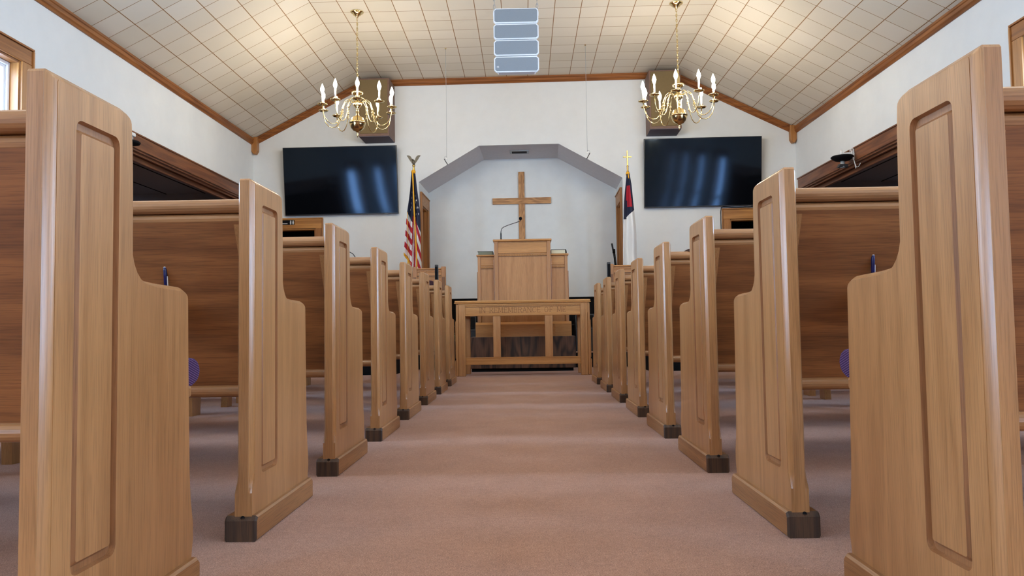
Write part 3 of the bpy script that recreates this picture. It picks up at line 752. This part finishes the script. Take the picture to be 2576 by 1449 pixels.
# black rail behind, with dark equipment in front of it
b = MB(); b.box(-1.35, 1.28, 10.74, 10.78, .2, .925, M['black']); b.box(-1.36, 1.29, 10.72, 10.80, .925, .945, M['black'], .004)
b.box(-1.35, 1.28, 10.725, 10.74, .55, .57, M['blackgloss'])
tag(b.build('choir_rail'), 'black draped low rail across the chancel behind the pulpit', 'rail')
for x, lb in ((-.80, 'dark grey wedge speaker in the shade left of the pulpit base'), (.80, 'dark grey wedge speaker in the shade right of the pulpit base')):
    t = thing('monitor_speaker', lb, 'speaker', (x, 10.30, .2), group='wedge speakers beside the pulpit')
    b = MB(); b.prism([(0, 0), (.32, 0), (.32, .30), (.20, .50), (.10, .50), (0, .30)], -.13, .13, 'x', M['darkgrey'], .004); b.build('cabinet', t)
    b = MB(); b.prism([(-.004, .33), (.094, .487), (.100, .483), (.002, .327)], -.115, .115, 'x', M['black']); b.build('front_panel', t)
    b = MB(); b.box(-.13, .13, -.004, 0, .285, .30, M['blackgloss']); b.build('handle', t)
pt = thing('potted_plant', 'dark leafy plant half hidden beside the left foot of the pulpit', 'plant', (-.885, 9.75, 0))
b = MB(); b.lathe([(0, 0), (.06, 0), (.09, .35), (.095, .37), (.083, .37), (.08, .35), (0, .35)], M['black'], n=18); b.build('pot', pt)
b = MB()
for k in range(26):
    a = random.uniform(0, 2*PI); el = random.uniform(.5, 1.25); L = random.uniform(.07, .13); d = Vector((math.cos(a)*math.cos(el), math.sin(a)*math.cos(el), math.sin(el)))
    base = Vector((0, 0, .36)); tip = base+d*L; sd = Vector((-math.sin(a), math.cos(a), 0))
    b.tube([base, base+d*L*.6, tip], .002, M['leaf'], 5)
    dr = Vector((d.x*.6, d.y*.6, -.25)); w = .024; l2 = .075; kk = b.mi(M['leaf'])
    P = [tip, tip+dr*l2*.35+sd*w, tip+dr*l2, tip+dr*l2*.35-sd*w, tip+dr*l2*.4+Vector((0, 0, .008))]
    v = [b.bm.verts.new(p) for p in P]
    for q in ((0, 1, 4), (1, 2, 4), (2, 3, 4), (3, 0, 4)): b.bm.faces.new([v[i] for i in q]).material_index = kk
b.build('foliage', pt)

# clergy chairs
def chair(x, lb):
    t = thing('clergy_chair', lb, 'chair', (x+.0*0, 10.34, .2), group='oak chancel chairs'); W = .225; PW = .034
    for sg_ in (-1, 1):
        b = MB(); a, c = sorted((sg_*W, sg_*(W-.062))); b.box(a, c, -.0, .05, 0, 1.17, M['golden_v'], .004)
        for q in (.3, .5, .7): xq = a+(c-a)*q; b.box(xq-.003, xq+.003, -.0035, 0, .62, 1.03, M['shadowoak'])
        b.build('back_post', t)
        b = MB(); a, c = sorted((sg_*W, sg_*(W-.05))); b.box(a, c, -.48, -.43, 0, .66, M['golden_v'], .004); b.build('front_leg', t)
        b = MB(); b.box(a-.005, c+.005, -.50, .0, .66, .69, M['golden'], .008, 2); b.build('armrest', t)
    i = W-.062; b = MB(); b.box(-i, i, .005, .04, 1.02, 1.13, M['golden'], .003); b.box(-i, i, -.008, .045, 1.13, 1.15, M['golden'], .004); b.box(-i, i, -.003, .01, 1.04, 1.05, M['shadowoak']); b.box(-i, i, .012, .04, .45, 1.02, M['golden']); b.build('back_frame', t)
    b = MB()
    for k in range(20): xx = -i+2*i*k/20; b.prism([(xx, 1.095), (xx+.009, 1.095), (xx+.015, 1.11), (xx+.006, 1.11)], -.004, .006, 'y', M['golden'], .001)
    b.build('rope_moulding', t)
    b = MB(); ar = [(-.115, .52), (.115, .52), (.115, .90)]+[(.115*math.cos(q), .90+.085*math.sin(q)) for q in [PI*k/10 for k in range(1, 10)]]+[(-.115, .90)]
    b.prism(ar, -.02, .012, 'y', M['plum'], .012, 2); b.build('back_cushion', t)
    b = MB(); b.box(-W+.01, W-.01, -.46, .0, .38, .43, M['golden'], .003); b.build('seat_frame', t)
    b = MB(); b.box(-W+.052, W-.052, -.475, -.01, .43, .50, M['plum'], .02, 3); b.build('seat_cushion', t)
chair(-1.297, 'light oak clergy chair with plum back cushion below the striped flag')
chair(1.362, 'light oak clergy chair with plum back cushion below the white flag')
for x, lb in ((-1.141, 'slim black upright panel in front of the left clergy chair'), (1.080, 'slim black upright panel beside the right clergy chair')):
    t = thing('column_speaker', lb, 'speaker', (x, 9.88, 0), (0, 0, 0), 'slim black uprights on the chancel')
    b = MB(); b.box(-.021, .021, -.03, .03, .02, 1.355, M['blackgloss'], .006, 2); b.build('column', t)
    b = MB(); b.box(-.017, .017, -.033, -.03, .06, 1.33, M['black']); b.build('grille', t)
    b = MB(); b.box(-.07, .07, -.07, .07, 0, .02, M['black'], .004); b.build('foot', t)

# folded black stand leaning by the right alcove door
t = thing('folded_tripod_stand', 'folded black stand leaning at the right alcove doorway', 'stand', (1.30, 10.86, .2))
b = MB(); b.tube([(.165, .0, 0), (.14, .04, .3), (-.04, .18, 1.52)], .013, M['blackgloss'], 10); b.build('pole', t)
b = MB(); b.tube([(.05, -.02, 0), (.03, .05, .6), (-.016, .17, 1.42)], .011, M['black'], 10); b.build('leg', t)
b = MB(); b.tube([(.10, .02, 0), (.06, .09, .7), (-.01, .175, 1.44)], .009, M['black'], 10); b.build('leg', t)
b = MB(); b.lathe([(0, 0), (.020, 0), (.020, .05), (.014, .06), (0, .06)], M['black'], (-.015, .165, 1.38), 12); b.build('collar', t)

# gooseneck by the left side
t = thing('gooseneck_lamp_stand', 'thin black gooseneck arching up behind the fourth pew on the left', 'stand', (-2.352, 10.0, .2))
b = MB(); b.lathe([(0, 0), (.10, 0), (.10, .012), (.02, .02), (0, .02)], M['black'], n=20); b.build('foot', t)
b = MB(); b.tube([(0, 0, .015), (0, 0, 1.0), (-.01, 0, 1.15), (.0, 0, 1.31), (.02, 0, 1.348), (.06, 0, 1.352), (.10, 0, 1.326), (.135, 0, 1.275), (.15, 0, 1.23)], .0055, M['blackgloss'], 8); b.build('stem', t)

# ------------------------------------------------------------------ cross, vent
t = thing('wall_cross', 'large plain oak cross on the pale alcove wall', 'cross', front_w(-.057, D-.0, 0), FR)
b = MB(); b.box(-.048, .048, -.034, -.001, 1.30, 3.012, M['cross_v'], .003); b.build('upright', t)
b = MB(); b.box(-.463, .466, -.040, -.0345, 2.495, 2.592, M['cross_h'], .002); b.box(-.463, -.0485, -.0345, -.001, 2.495, 2.592, M['cross_h']); b.box(.0485, .466, -.0345, -.001, 2.495, 2.592, M['cross_h']); b.build('crossbar', t)
t = thing('ceiling_vent', 'small metal air vent in the grey alcove soffit', 'vent', front_w(-.068, .45, 3.2235), FR)
b = MB(); b.box(-.147, .147, -.10, -.07, -.012, 0, M['grey'], .002); b.box(-.147, .147, .07, .10, -.012, 0, M['grey'], .002); b.box(-.147, -.115, -.07, .07, -.012, 0, M['grey'], .002); b.box(.115, .147, -.07, .07, -.012, 0, M['grey'], .002); b.build('frame', t)
b = MB(); b.box(-.115, .115, -.07, .07, -.002, 0, M['black'])
for k in range(5): y = -.055+.0275*k; b.prism([(y, -.003), (y+.012, -.010), (y+.014, -.009), (y+.002, -.002)], -.115, .115, 'x', M['darkgrey'])
b.build('louvre', t)

# ------------------------------------------------------------------ screens
def tv(xc, z0, z1, w, tilt, lb):
    t = thing('television', lb, 'television', front_w(xc, 0, (z0+z1)/2), FR, 'wall screens either side of the alcove'); h = (z1-z0)/2
    p = Matrix.Rotation(tilt, 4, 'X')
    def put(b, n, **k):
        o = b.build(n, t); o.rotation_euler = (tilt, 0, 0); o.location = (0, -.085, 0); return o
    b = MB(); b.box(-w/2, w/2, -.035, .005, -h, h, M['blackgloss'], .003); b.box(-w*.3, w*.3, .005, .025, -h*.7, h*.5, M['black'], .004); put(b, 'housing')
    b = MB(); b.box(-w/2+.009, w/2-.009, -.0362, -.035, -h+.016, h-.009, M['screen_left' if xc < 0 else 'screen_right']); put(b, 'screen')
    b = MB(); b.box(-.35, .35, .03, .054, -.2, .2, M['black']); put(b, 'wall_mount').rotation_euler = (0, 0, 0)
    b = MB(); b.box(w/2-.20, w/2-.15, -.037, -.033, -h-.006, -h+.002, M['grey'], .001); put(b, 'sensor')
tv(-2.69, 2.232, 3.230, 1.688, .122, 'large black wall television left of the alcove, above the restroom doorway')
tv(2.592, 2.236, 3.229, 1.680, .125, 'large black wall television right of the alcove')
t = thing('cable', 'thin black cable looped over the right doorway casing', 'cable', front_w(2.86, -.04, 0), FR)
b = MB(); b.tube([(-.012, 0, 1.4), (-.012, 0, 1.9), (-.012, 0, 2.16), (0, 0, 2.222), (.03, 0, 2.232), (.2, 0, 2.218), (.5, 0, 2.226)], .005, M['black'], 6); b.build('cord', t)

# ------------------------------------------------------------------ corner speakers
for x0, x1, lb in ((-2.345, -1.90, 'brown box loudspeaker high on the wall behind the left chandelier'), (1.808, 2.255, 'brown box loudspeaker high on the wall behind the right chandelier')):
    t = thing('wall_speaker', lb, 'loudspeaker', front_w((x0+x1)/2, 0, 3.297), FR, 'brown wall loudspeakers'); w = (x1-x0)/2
    b = MB(); b.box(-w, w, -.42, -.001, .006, .845, M['spkwood'], .004); b.build('cabinet', t)
    b = MB(); b.box(-w+.022, w-.022, -.428, -.42, .04, .825, M['grille'], .004); b.build('grille', t)
    b = MB(); b.box(-w+.004, w-.004, -.415, -.005, 0, .006, M['spkdark']); b.build('base_panel', t)

# ------------------------------------------------------------------ hanging line array
t = thing('line_array_speaker', 'grey four section loudspeaker hanging by chains from the ceiling centre', 'loudspeaker', (-.046, 6.86, 3.14))
A0 = math.radians(-3); zt = .287; yc = 0.; st = math.radians(4); hh = .146
z = zt; y = -.02
for k in range(4):
    a = A0+st*k; p = thing  # each module leans a little more than the one above
    b = MB(); W2 = .204; c = .02; h2 = .0705
    octo = [(-W2+c, -h2), (W2-c, -h2), (W2, -h2+c), (W2, h2-c), (W2-c, h2), (-W2+c, h2), (-W2, h2-c), (-W2, -h2+c)]
    b.prism(octo, -.02, .015, 'y', M['arrframe'], .004); b.prism([(q[0]*.9, q[1]*.92) for q in octo], .015, .16, 'y', M['arrframe'], .004)
    zc = z-hh/2*math.cos(a); yy = y+hh/2*math.sin(a)
    m = b.build('module', t, (0, yy, zc), (a, 0, 0))
    b = MB(); g = .0105; oi = [(-W2+c+g*.4, -h2+g), (W2-c-g*.4, -h2+g), (W2-g, -h2+c+g*.4), (W2-g, h2-c-g*.4), (W2-c-g*.4, h2-g), (-W2+c+g*.4, h2-g), (-W2+g, h2-c-g*.4), (-W2+g, -h2+c+g*.4)]
    b.prism(oi, -.0235, -.019, 'y', M['arrgrille'], .001); b.build('grille', m)
    if k == 3:
        b = MB(); b.box(-.178, -.160, -.0250, -.0235, -.030, -.014, M['whiteplast'])
        b.box(-.1755, -.1705, -.0256, -.0250, -.0275, -.0185, M['blackgloss']); b.box(-.1675, -.1625, -.0256, -.0250, -.0275, -.0185, M['blackgloss']); b.build('badge', m)
    z -= hh*math.cos(a); y += hh*math.sin(a)
def link_chain(b, x, y, z0, z1, L, r, w, mat, n=8):
    k = int(round((z1-z0)/(L*.72))); d = (z1-z0)/k
    for i in range(k):
        zc = z0+d*(i+.5); pts = []
        for j in range(n):
            q = 2*PI*j/n; u = w*math.cos(q); v = L/2*math.sin(q); pts.append((x+(u if i % 2 else 0), y+(0 if i % 2 else u), zc+v))
        b.loop(pts, r, mat, 5)
for sx in (-1, 1):
    b = MB(); link_chain(b, sx*.196, .03, .27, ZC-3.14-.01, .055, .0028, .010, M['steel']); b.lathe([(0, 0), (.02, 0), (.012, -.015), (0, -.018)], M['steel'], (sx*.196, .03, ZC-3.14), 12); b.build('chain', t)
    b = MB(); b.box(sx*.196-.012, sx*.196+.012, .015, .045, .24, .275, M['arrframe'], .003); b.build('bracket', t)

# ------------------------------------------------------------------ hanging microphones
for x, y, zb, s, lb in ((-1.005, 9.98, 2.76, -1, 'small microphone hanging on a long wire, left of the alcove top'), (.842, 9.96, 2.80, 1, 'small microphone hanging on a long wire, right of the alcove top')):
    t = thing('hanging_microphone', lb, 'microphone', (x, y, zb), group='choir microphones hung on wires')
    b = MB(); b.tube([(0, 0, ZC-zb), (.002, 0, .8), (0, 0, .0)], .0024, M['grey'], 6); b.build('wire', t)
    b = MB(); b.tube([(0, 0, .02), (0, 0, .0), (s*.012, 0, -.012), (s*.03, 0, -.002), (s*.034, 0, .022), (s*.02, 0, .035), (0, 0, .03)][::1], .0028, M['steel'], 6); b.lathe([(0, -.014), (.009, -.012), (.009, .012), (0, .014)], M['whiteplast'], (0, 0, 0), 10); b.build('hook', t)
    b = MB(); b.tube([(s*.034, 0, .0), (s*.005, -.02, -.055), (s*-.012, -.025, -.085)] if s > 0 else [(-.034, 0, .0), (-.005, -.02, -.05), (.012, -.025, -.078)], .0055, M['blackgloss'], 8); b.build('capsule', t)
    b = MB(); b.lathe([(0, 0), (.012, 0), (.010, -.008), (0, -.008)], M['brass'], (0, 0, ZC-zb), 12); b.build('ceiling_plug', t)

# ------------------------------------------------------------------ chandeliers
def make_chandelier():
    t = thing('chandelier', 'x', 'chandelier', group='brass candle chandeliers'); B = M['brass']; Z = lambda z: z-ZC
    b = MB(); b.lathe([(0, 0), (.074, 0), (.078, -.006), (.070, -.014), (.052, -.020), (.044, -.040), (.020, -.052), (.010, -.075), (0, -.078)], B, n=28); b.build('canopy', t)
    b = MB(); link_chain(b, 0, 0, Z(3.45), -.07, .042, .0030, .009, B); b.tube([(.004*math.cos(k), .004*math.sin(k), Z(3.45)+(.7*k/14)) for k in range(15)], .0022, B, 5); b.build('chain', t)
    b = MB()
    prof = [(0, 2.755), (.004, 2.757), (.006, 2.775), (.012, 2.785), (.006, 2.80), (.02, 2.826), (.05, 2.838), (.075, 2.865), (.090, 2.905), (.092, 2.918), (.097, 2.921), (.097, 2.929), (.091, 2.932), (.086, 2.955), (.066, 2.985), (.035, 3.003), (.020, 3.012), (.016, 3.04), (.022, 3.055), (.016, 3.07), (.022, 3.10), (.046, 3.125), (.050, 3.145), (.046, 3.165), (.022, 3.185), (.015, 3.21), (.026, 3.235), (.018, 3.25), (.030, 3.245), (.058, 3.262), (.070, 3.285), (.064, 3.290), (.030, 3.275), (.016, 3.30), (.020, 3.36), (.010, 3.41), (.007, 3.45), (0, 3.455)]
    b.lathe([(r, Z(zz)) for r, zz in prof], B, n=28); b.build('body', t)
    def arm_pts():
        ctrl = [(.040, 3.150), (.075, 3.185), (.115, 3.190), (.150, 3.160), (.170, 3.105), (.185, 3.045), (.200, 2.985), (.225, 2.925), (.262, 2.890), (.305, 2.884), (.350, 2.905), (.385, 2.950), (.403, 3.010), (.41, 3.075)]
        return ctrl
    for k in range(10):
        a = -PI/2+2*PI*k/10; ca, sa = math.cos(a), math.sin(a); R = lambda r, z: (r*ca, r*sa, Z(z))
        b = MB(); b.tube([R(r, zz) for r, zz in arm_pts()], .0052, B, 8)
        b.lathe([(0, -.014), (.009, -.010), (.012, 0), (.009, .010), (0, .014)], B, R(.178, 3.07), 10)
        sc = [R(.185+.022*math.cos(q)*(1-q/14), 3.02+.022*math.sin(q)*(1-q/14)) for q in [j*.6 for j in range(11)]]
        b.tube(sc, .003, B, 6)
        ar = b.build('arm', t)
        c = R(.41, 3.09)
        b = MB(); b.lathe([(0, -.016), (.008, -.014), (.014, -.010), (.044, -.007), (.058, .003), (.055, .006), (.020, .001), (.015, .010), (.015, .028), (0, .028)], B, c, 18); b.build('drip_cup', ar)
        b = MB(); b.lathe([(0, .02), (.0105, .02), (.0105, .125), (0, .125)], M['candle'], c, 12); b.build('candle', ar)
        b = MB(); b.lathe([(0, .124), (.008, .126), (.015, .142), (.0215, .165), (.021, .182), (.014, .205), (.007, .224), (.002, .238), (0, .240)], M['bulb'], c, 12); b.build('bulb', ar)
    return t
ch = make_chandelier(); ch.location = (-1.912, 8.75, ZC); ch.rotation_euler = (0, 0, .214); ch['label'] = 'brass chandelier of ten lit candle bulbs hanging on the left'
for x, y, lb, rz in ((1.792, 8.70, 'brass chandelier of ten lit candle bulbs hanging on the right', -.263), (-1.912, 2.6, 'unseen brass chandelier added for fill light, left of the aisle above the camera', .1), (1.792, 2.6, 'unseen brass chandelier added for fill light, right of the aisle above the camera', .2),
    (-1.912, -2.9, 'unseen brass chandelier added for fill light, left of the aisle behind the camera', .1), (1.792, -2.9, 'unseen brass chandelier added for fill light, right of the aisle behind the camera', .2)):
    c = copy_tree(ch); c.location = (x, y, ZC); c.rotation_euler = (0, 0, rz); c['label'] = lb  # the pairs above and behind the camera are unseen, added for ambient fill

# ------------------------------------------------------------------ flags
def flag_mesh(name, edge, paint, y_amp, nu, nv, nf, parent, stars=None, z0f=None):
    """edge: list of (z, xl, xr); paint(u, z, x) -> material key or None; hangs in folds"""
    bm = bmesh.new(); keys = []
    zs = [e[0] for e in edge]; zt, zb = zs[0], zs[-1]
    def ed(z):
        for a, c in zip(edge, edge[1:]):
            if a[0] >= z >= c[0]:
                f = (a[0]-z)/(a[0]-c[0]+1e-9); return a[1]+(c[1]-a[1])*f, a[2]+(c[2]-a[2])*f
        return edge[-1][1:]
    def pos(u, z):
        xl, xr = ed(z); w = xr-xl; am = y_amp*min(1, w/.2)
        return (xl+w*u, -am*math.cos(2*PI*nf*u)+.02*math.sin(9*z+3*u), z)
    V = [[bm.verts.new(pos(i/nu, zt+(zb-zt)*j/nv)) for i in range(nu+1)] for j in range(nv+1)]
    for j in range(nv):
        for i in range(nu):
            u = (i+.5)/nu; z = zt+(zb-zt)*(j+.5)/nv; xl, xr = ed(z); k = paint(u, z, xl+(xr-xl)*u)
            if not k: continue
            f = bm.faces.new((V[j][i], V[j][i+1], V[j+1][i+1], V[j+1][i])); f.smooth = True
            if k not in keys: keys.append(k)
            f.material_index = keys.index(k)
    if stars:
        if 'cloth' not in keys: keys.append('cloth')
        for u, z, r in stars:
            p = Vector(pos(u, z)); e = 1e-3; tu = (Vector(pos(u+e, z))-p).normalized(); tz = Vector((0, 0, 1)); nn = tu.cross(tz)
            if nn.y > 0: nn = -nn
            c0 = p+nn*.004; vs = []
            for q in range(10):
                rr = r*1.3 if q % 2 == 0 else r*.52; a = PI/2+2*PI*q/10; vs.append(bm.verts.new(c0+tu*rr*math.cos(a)+tz*rr*math.sin(a)))
            cv = bm.verts.new(c0)
            for q in range(10): bm.faces.new((cv, vs[q], vs[(q+1) % 10])).material_index = keys.index('cloth')
    bmesh.ops.delete(bm, geom=[v for v in bm.verts if not v.link_faces], context='VERTS')
    me = bpy.data.meshes.new(name); bm.to_mesh(me); bm.free()
    for k in keys: me.materials.append(M[k])
    o = bpy.data.objects.new(name, me); COL.objects.link(o); o.parent = parent
    sm = o.modifiers.new('thick', 'SOLIDIFY'); sm.thickness = .003; return o

FXL = -1.535; FY = 10.6
t = thing('flag_on_pole', 'striped flag with white stars and gold cord on a pole left of the alcove', 'flag', (FXL, FY, .2), group='flags beside the alcove')
b = MB(); b.tube([(0, .08, .03), (.0, .08, 2.50), (0, .03, 2.53)], .014, M['golden_v'], 12); b.build('pole', t)
b = MB(); b.lathe([(0, 0), (.14, 0), (.14, .02), (.06, .04), (.03, .09), (0, .09)], M['goldmetal'], n=24); b.build('stand', t)
b = MB(); b.lathe([(0, 2.52), (.016, 2.52), (.017, 2.57), (.012, 2.59), (.016, 2.605), (.021, 2.615), (.021, 2.625), (0, 2.632)], M['goldmetal'], (0, .03, 0), 16); b.build('ferrule', t)
e = MB(); BZ = M['bronze']
e.lathe([(0, 2.625), (.012, 2.63), (.020, 2.655), (.019, 2.68), (.010, 2.70), (0, 2.705)], BZ, (0, .03, 0), 12)
e.lathe([(0, -.016), (.010, -.010), (.012, 0), (.008, .010), (0, .013)], BZ, (-.012, .012, 2.70), 10)
e.prism([(-.020, 2.70), (-.034, 2.694), (-.022, 2.706)], .008, .016, 'y', BZ)
for s in (-1, 1):
    w = [(s*.008, 2.655), (s*.018, 2.690), (s*.026, 2.722), (s*.040, 2.748), (s*.062, 2.762), (s*.096, 2.764), (s*.090, 2.748), (s*.076, 2.735), (s*.070, 2.716), (s*.056, 2.700), (s*.046, 2.680), (s*.030, 2.664), (s*.024, 2.646)]
    if s < 0: w = w[::-1]
    e.prism(w, .022, .034, 'y', BZ, .002)
e.prism([(-.018, 2.632), (.018, 2.632), (.010, 2.655), (-.010, 2.655)], .030, .060, 'y', BZ, .002)
e.build('eagle_finial', t)['label'] = 'bronze eagle finial with raised wings'
edge = [(2.52, -.022, .020), (2.40, -.036, .034), (2.15, -.062, .062), (1.95, -.085, .080), (1.70, -.112, .088), (1.42, -.138, .088), (1.20, -.135, .092), (.95, -.120, .095), (.70, -.110, .095)]
def paint_us(u, z, x):
    zz = z+.0
    if u < .46:                                  # left fold
        lim = 1.385-.35*(u-.0)
        if z < lim and u < .40: return None
        zc = z+.30*u
        if zc > 1.945: return 'navy'
        return 'cloth' if int(math.floor((1.945-zc)/.079)) % 2 == 0 else 'red'
    if u < .66:                                  # middle fold
        if z > 1.90-.05*(u-.46): return 'navy'
        q = (u-.46)/.20+(1.9-z)*.55
        return 'red' if int(math.floor(q*2.6)) % 2 == 0 else 'cloth'
    if z > 1.86-.55*(u-.66): return 'navy'
    q = (z+.9*(u-.66))
    return 'cloth' if int(math.floor((1.80-q)/.115)) % 2 == 0 else 'red'
stars = [(.28, 2.16, .017), (.22, 2.08, .018), (.30, 2.02, .018), (.20, 1.99, .017), (.30, 2.24, .013), (.72, 2.19, .013), (.82, 2.12, .016), (.70, 2.10, .016), (.88, 2.02, .016), (.75, 2.02, .016), (.72, 1.93, .015), (.90, 1.93, .015)]
flag_mesh('flag_cloth', edge, paint_us, .045, 110, 420, 2.4, t, stars)
b = MB(); b.tube([(-.004, -.055, 2.52), (.004, -.058, 2.3), (.012, -.066, 2.05), (.022, -.075, 1.8), (.042, -.08, 1.4), (.050, -.08, 1.0), (.05, -.08, .75)], .0095, M['gold'], 8)
b.lathe([(0, -.03), (.026, -.025), (.032, 0), (.026, .02), (0, .03)], M['gold'], (0, .0, 2.525), 14); b.build('gold_cord', t)
b = MB(); b.tube([(-.075, -.07, 1.95), (-.075, -.075, 1.30)], .0035, M['gold'], 6); b.tube([(-.075, -.075, 1.31), (-.075, -.075, 1.19)], [.006, .011], M['gold'], 8); b.tube([(-.075, -.075, 1.19), (-.075, -.075, 1.14)], .007, M['black'], 8); b.build('tassel', t)
b = MB()
zf = lambda u: 1.385-.35*u
for k in range(10):
    u0, u1 = k/10*.40, (k+1)/10*.40; P_ = []
    for u in (u0, u1):
        xl, xr = -.137, .088; x = xl+(xr-xl)*u; y = -.045*math.cos(2*PI*2.4*u)-.004; P_ += [(x, y, zf(u)+.008), (x, y, zf(u)-.035)]
    v = [b.bm.verts.new(p) for p in P_]; b.bm.faces.new((v[0], v[1], v[3], v[2])).material_index = b.mi(M['gold'])
fo = b.build('gold_fringe', t); sm = fo.modifiers.new('thick', 'SOLIDIFY'); sm.thickness = .004

FXR = 1.455
t = thing('flag_on_pole', 'white flag with dark blue corner and red cross on a pole right of the alcove', 'flag', (FXR, FY, .2), group='flags beside the alcove')
b = MB(); b.tube([(0, .08, .03), (0, .08, 2.42), (0, .03, 2.45)], .014, M['golden_v'], 12); b.build('pole', t)
b = MB(); b.lathe([(0, 0), (.14, 0), (.14, .02), (.06, .04), (.03, .09), (0, .09)], M['goldmetal'], n=24); b.build('stand', t)
b = MB(); b.lathe([(0, 2.44), (.018, 2.44), (.020, 2.47), (.012, 2.49), (.012, 2.54), (.016, 2.55), (.010, 2.565), (0, 2.565)], M['goldmetal'], (0, .03, 0), 14)
b.box(-.009, .009, .022, .038, 2.56, 2.775, M['goldmetal'], .003); b.box(-.060, .060, .0222, .0378, 2.675, 2.693, M['goldmetal'], .003); b.build('cross_finial', t)
edge = [(2.44, -.018, .018), (2.30, -.036, .040), (2.05, -.068, .066), (1.92, -.076, .080), (1.70, -.084, .092), (1.35, -.100, .102), (.95, -.110, .115), (.6, -.115, .12)]
def paint_ch(u, z, x):
    lim = 1.80+.14*u if u > .25 else 1.80+.02*u
    if z < lim-.0: return 'cloth'
    if 2.07 < z < 2.28 and .22 < u < .80 and abs((u-.48)-.25*(2.18-z)) < .27: return 'red'
    if 1.98 < z <= 2.10 and abs(u-.60) < .22: return 'red'
    return 'navy'
flag_mesh('flag_cloth', edge, paint_ch, .035, 120, 420, 1.4, t)
b = MB(); b.lathe([(0, -.03), (.024, -.025), (.030, 0), (.022, .025), (0, .03)], M['gold'], (0, .02, 2.445), 14); b.tube([(.0, -.02, 2.44), (.004, -.03, 2.37)], .008, M['gold'], 8); b.build('gold_knot', t)

# ------------------------------------------------------------------ fittings on the opening casings
t = thing('camera_mount', 'black round bracket with loose white cables on the right opening casing', 'camera', (XRW-.022, 9.12, 2.50))
b = MB(); b.box(-.012, 0, -.03, .03, -.03, .09, M['whiteplast'], .004); b.prism([(-.16, .030), (-.01, .030), (-.01, .056), (-.15, .050)], -.02, .02, 'y', M['whiteplast'], .003); b.lathe([(0, 0), (.020, 0), (.010, .055), (0, .06)], M['whiteplast'], (-.145, 0, .03), 12); b.build('arm', t)
b = MB(); b.lathe([(0, .03), (.12, .022), (.132, .010), (.125, .0), (.085, -.03), (.035, -.040), (0, -.040)], M['black'], (-.135, 0, -.01), 28); b.build('dome_plate', t)
b = MB(); b.lathe([(0, -.035), (.024, -.035), (.032, -.115), (0, -.118)], M['grey'], (-.135, -.0, -.01), 18); b.prism([(-.195, -.125), (-.075, -.125), (-.085, -.085), (-.18, -.085)], -.03, .03, 'y', M['darkgrey'], .005); b.build('lens_body', t)
b = MB(); b.tube([(-.02, -.02, .10), (-.05, -.04, .08), (-.03, -.06, -.02), (-.02, -.075, -.10), (-.015, -.08, -.155)], .005, M['whiteplast'], 6); b.tube([(-.02, -.01, .09), (-.04, -.05, .02), (-.03, -.085, -.08), (-.02, -.11, -.145), (-.02, -.17, -.15), (-.02, -.22, -.12)], .004, M['whiteplast'], 6)
b.tube([(-.03, .02, .05), (-.05, .0, .09), (-.02, -.03, .10), (-.01, -.05, .02)], .0035, M['whiteplast'], 6); b.build('cable', t)
b = MB(); b.lathe([(0, 0), (.008, .002), (.008, .012), (0, .014)], M['redplast'], (-.03, -.01, .068), 10); b.build('wire_nut', t)
t = thing('camera_mount', 'grey and black camera bracket on the left opening casing, half hidden by the nearest pew', 'camera', (XLW+.022, 7.55, 2.50))
b = MB(); b.box(0, .08, -.06, .06, -.02, .055, M['grey'], .008, 2); b.box(.01, .10, -.02, .07, .015, .052, M['whiteplast'], .008, 2); b.build('arm', t)
b = MB(); b.lathe([(0, .012), (.10, .008), (.112, -.004), (.104, -.020), (.05, -.032), (0, -.034)], M['black'], (.06, .0, -.05), 26); b.build('dome_plate', t)
b = MB(); b.lathe([(0, -.03), (.03, -.03), (.032, -.09), (0, -.09)], M['whiteplast'], (.05, -.03, -.05), 16); b.build('lens_body', t)

# ------------------------------------------------------------------ world, camera
w = bpy.data.worlds.new('daylight'); SC.world = w; w.use_nodes = True
w.node_tree.nodes['Background'].inputs[0].default_value = (.55, .72, 1, 1); w.node_tree.nodes['Background'].inputs[1].default_value = .6
cam = bpy.data.cameras.new('camera'); co = bpy.data.objects.new('camera', cam); COL.objects.link(co); SC.camera = co
cam.sensor_width = 36; cam.lens = 1930/2576*36; cam.clip_start = .02
yaw, pitch, roll = .01715203, .05139789, .01489082
cy, sy, cp, sp = math.cos(yaw), math.sin(yaw), math.cos(pitch), math.sin(pitch)
fwd = Vector((-sy*cp, cy*cp, sp)); r0 = Vector((cy, sy, 0)); u0 = r0.cross(fwd)
rt = math.cos(roll)*r0-math.sin(roll)*u0; up = math.sin(roll)*r0+math.cos(roll)*u0
mw = Matrix((( rt.x, up.x, -fwd.x, 0), (rt.y, up.y, -fwd.y, 0), (rt.z, up.z, -fwd.z, .53214417), (0, 0, 0, 1)))
co.matrix_world = mw
SC.view_settings.view_transform = 'Standard'; SC.view_settings.look = 'None'; SC.view_settings.gamma = 1; SC.view_settings.exposure = 0
SC.view_settings.use_curve_mapping = False
SC.cycles.use_denoising = True; SC.cycles.max_bounces = 10; SC.cycles.diffuse_bounces = 6; SC.cycles.sample_clamp_indirect = 8
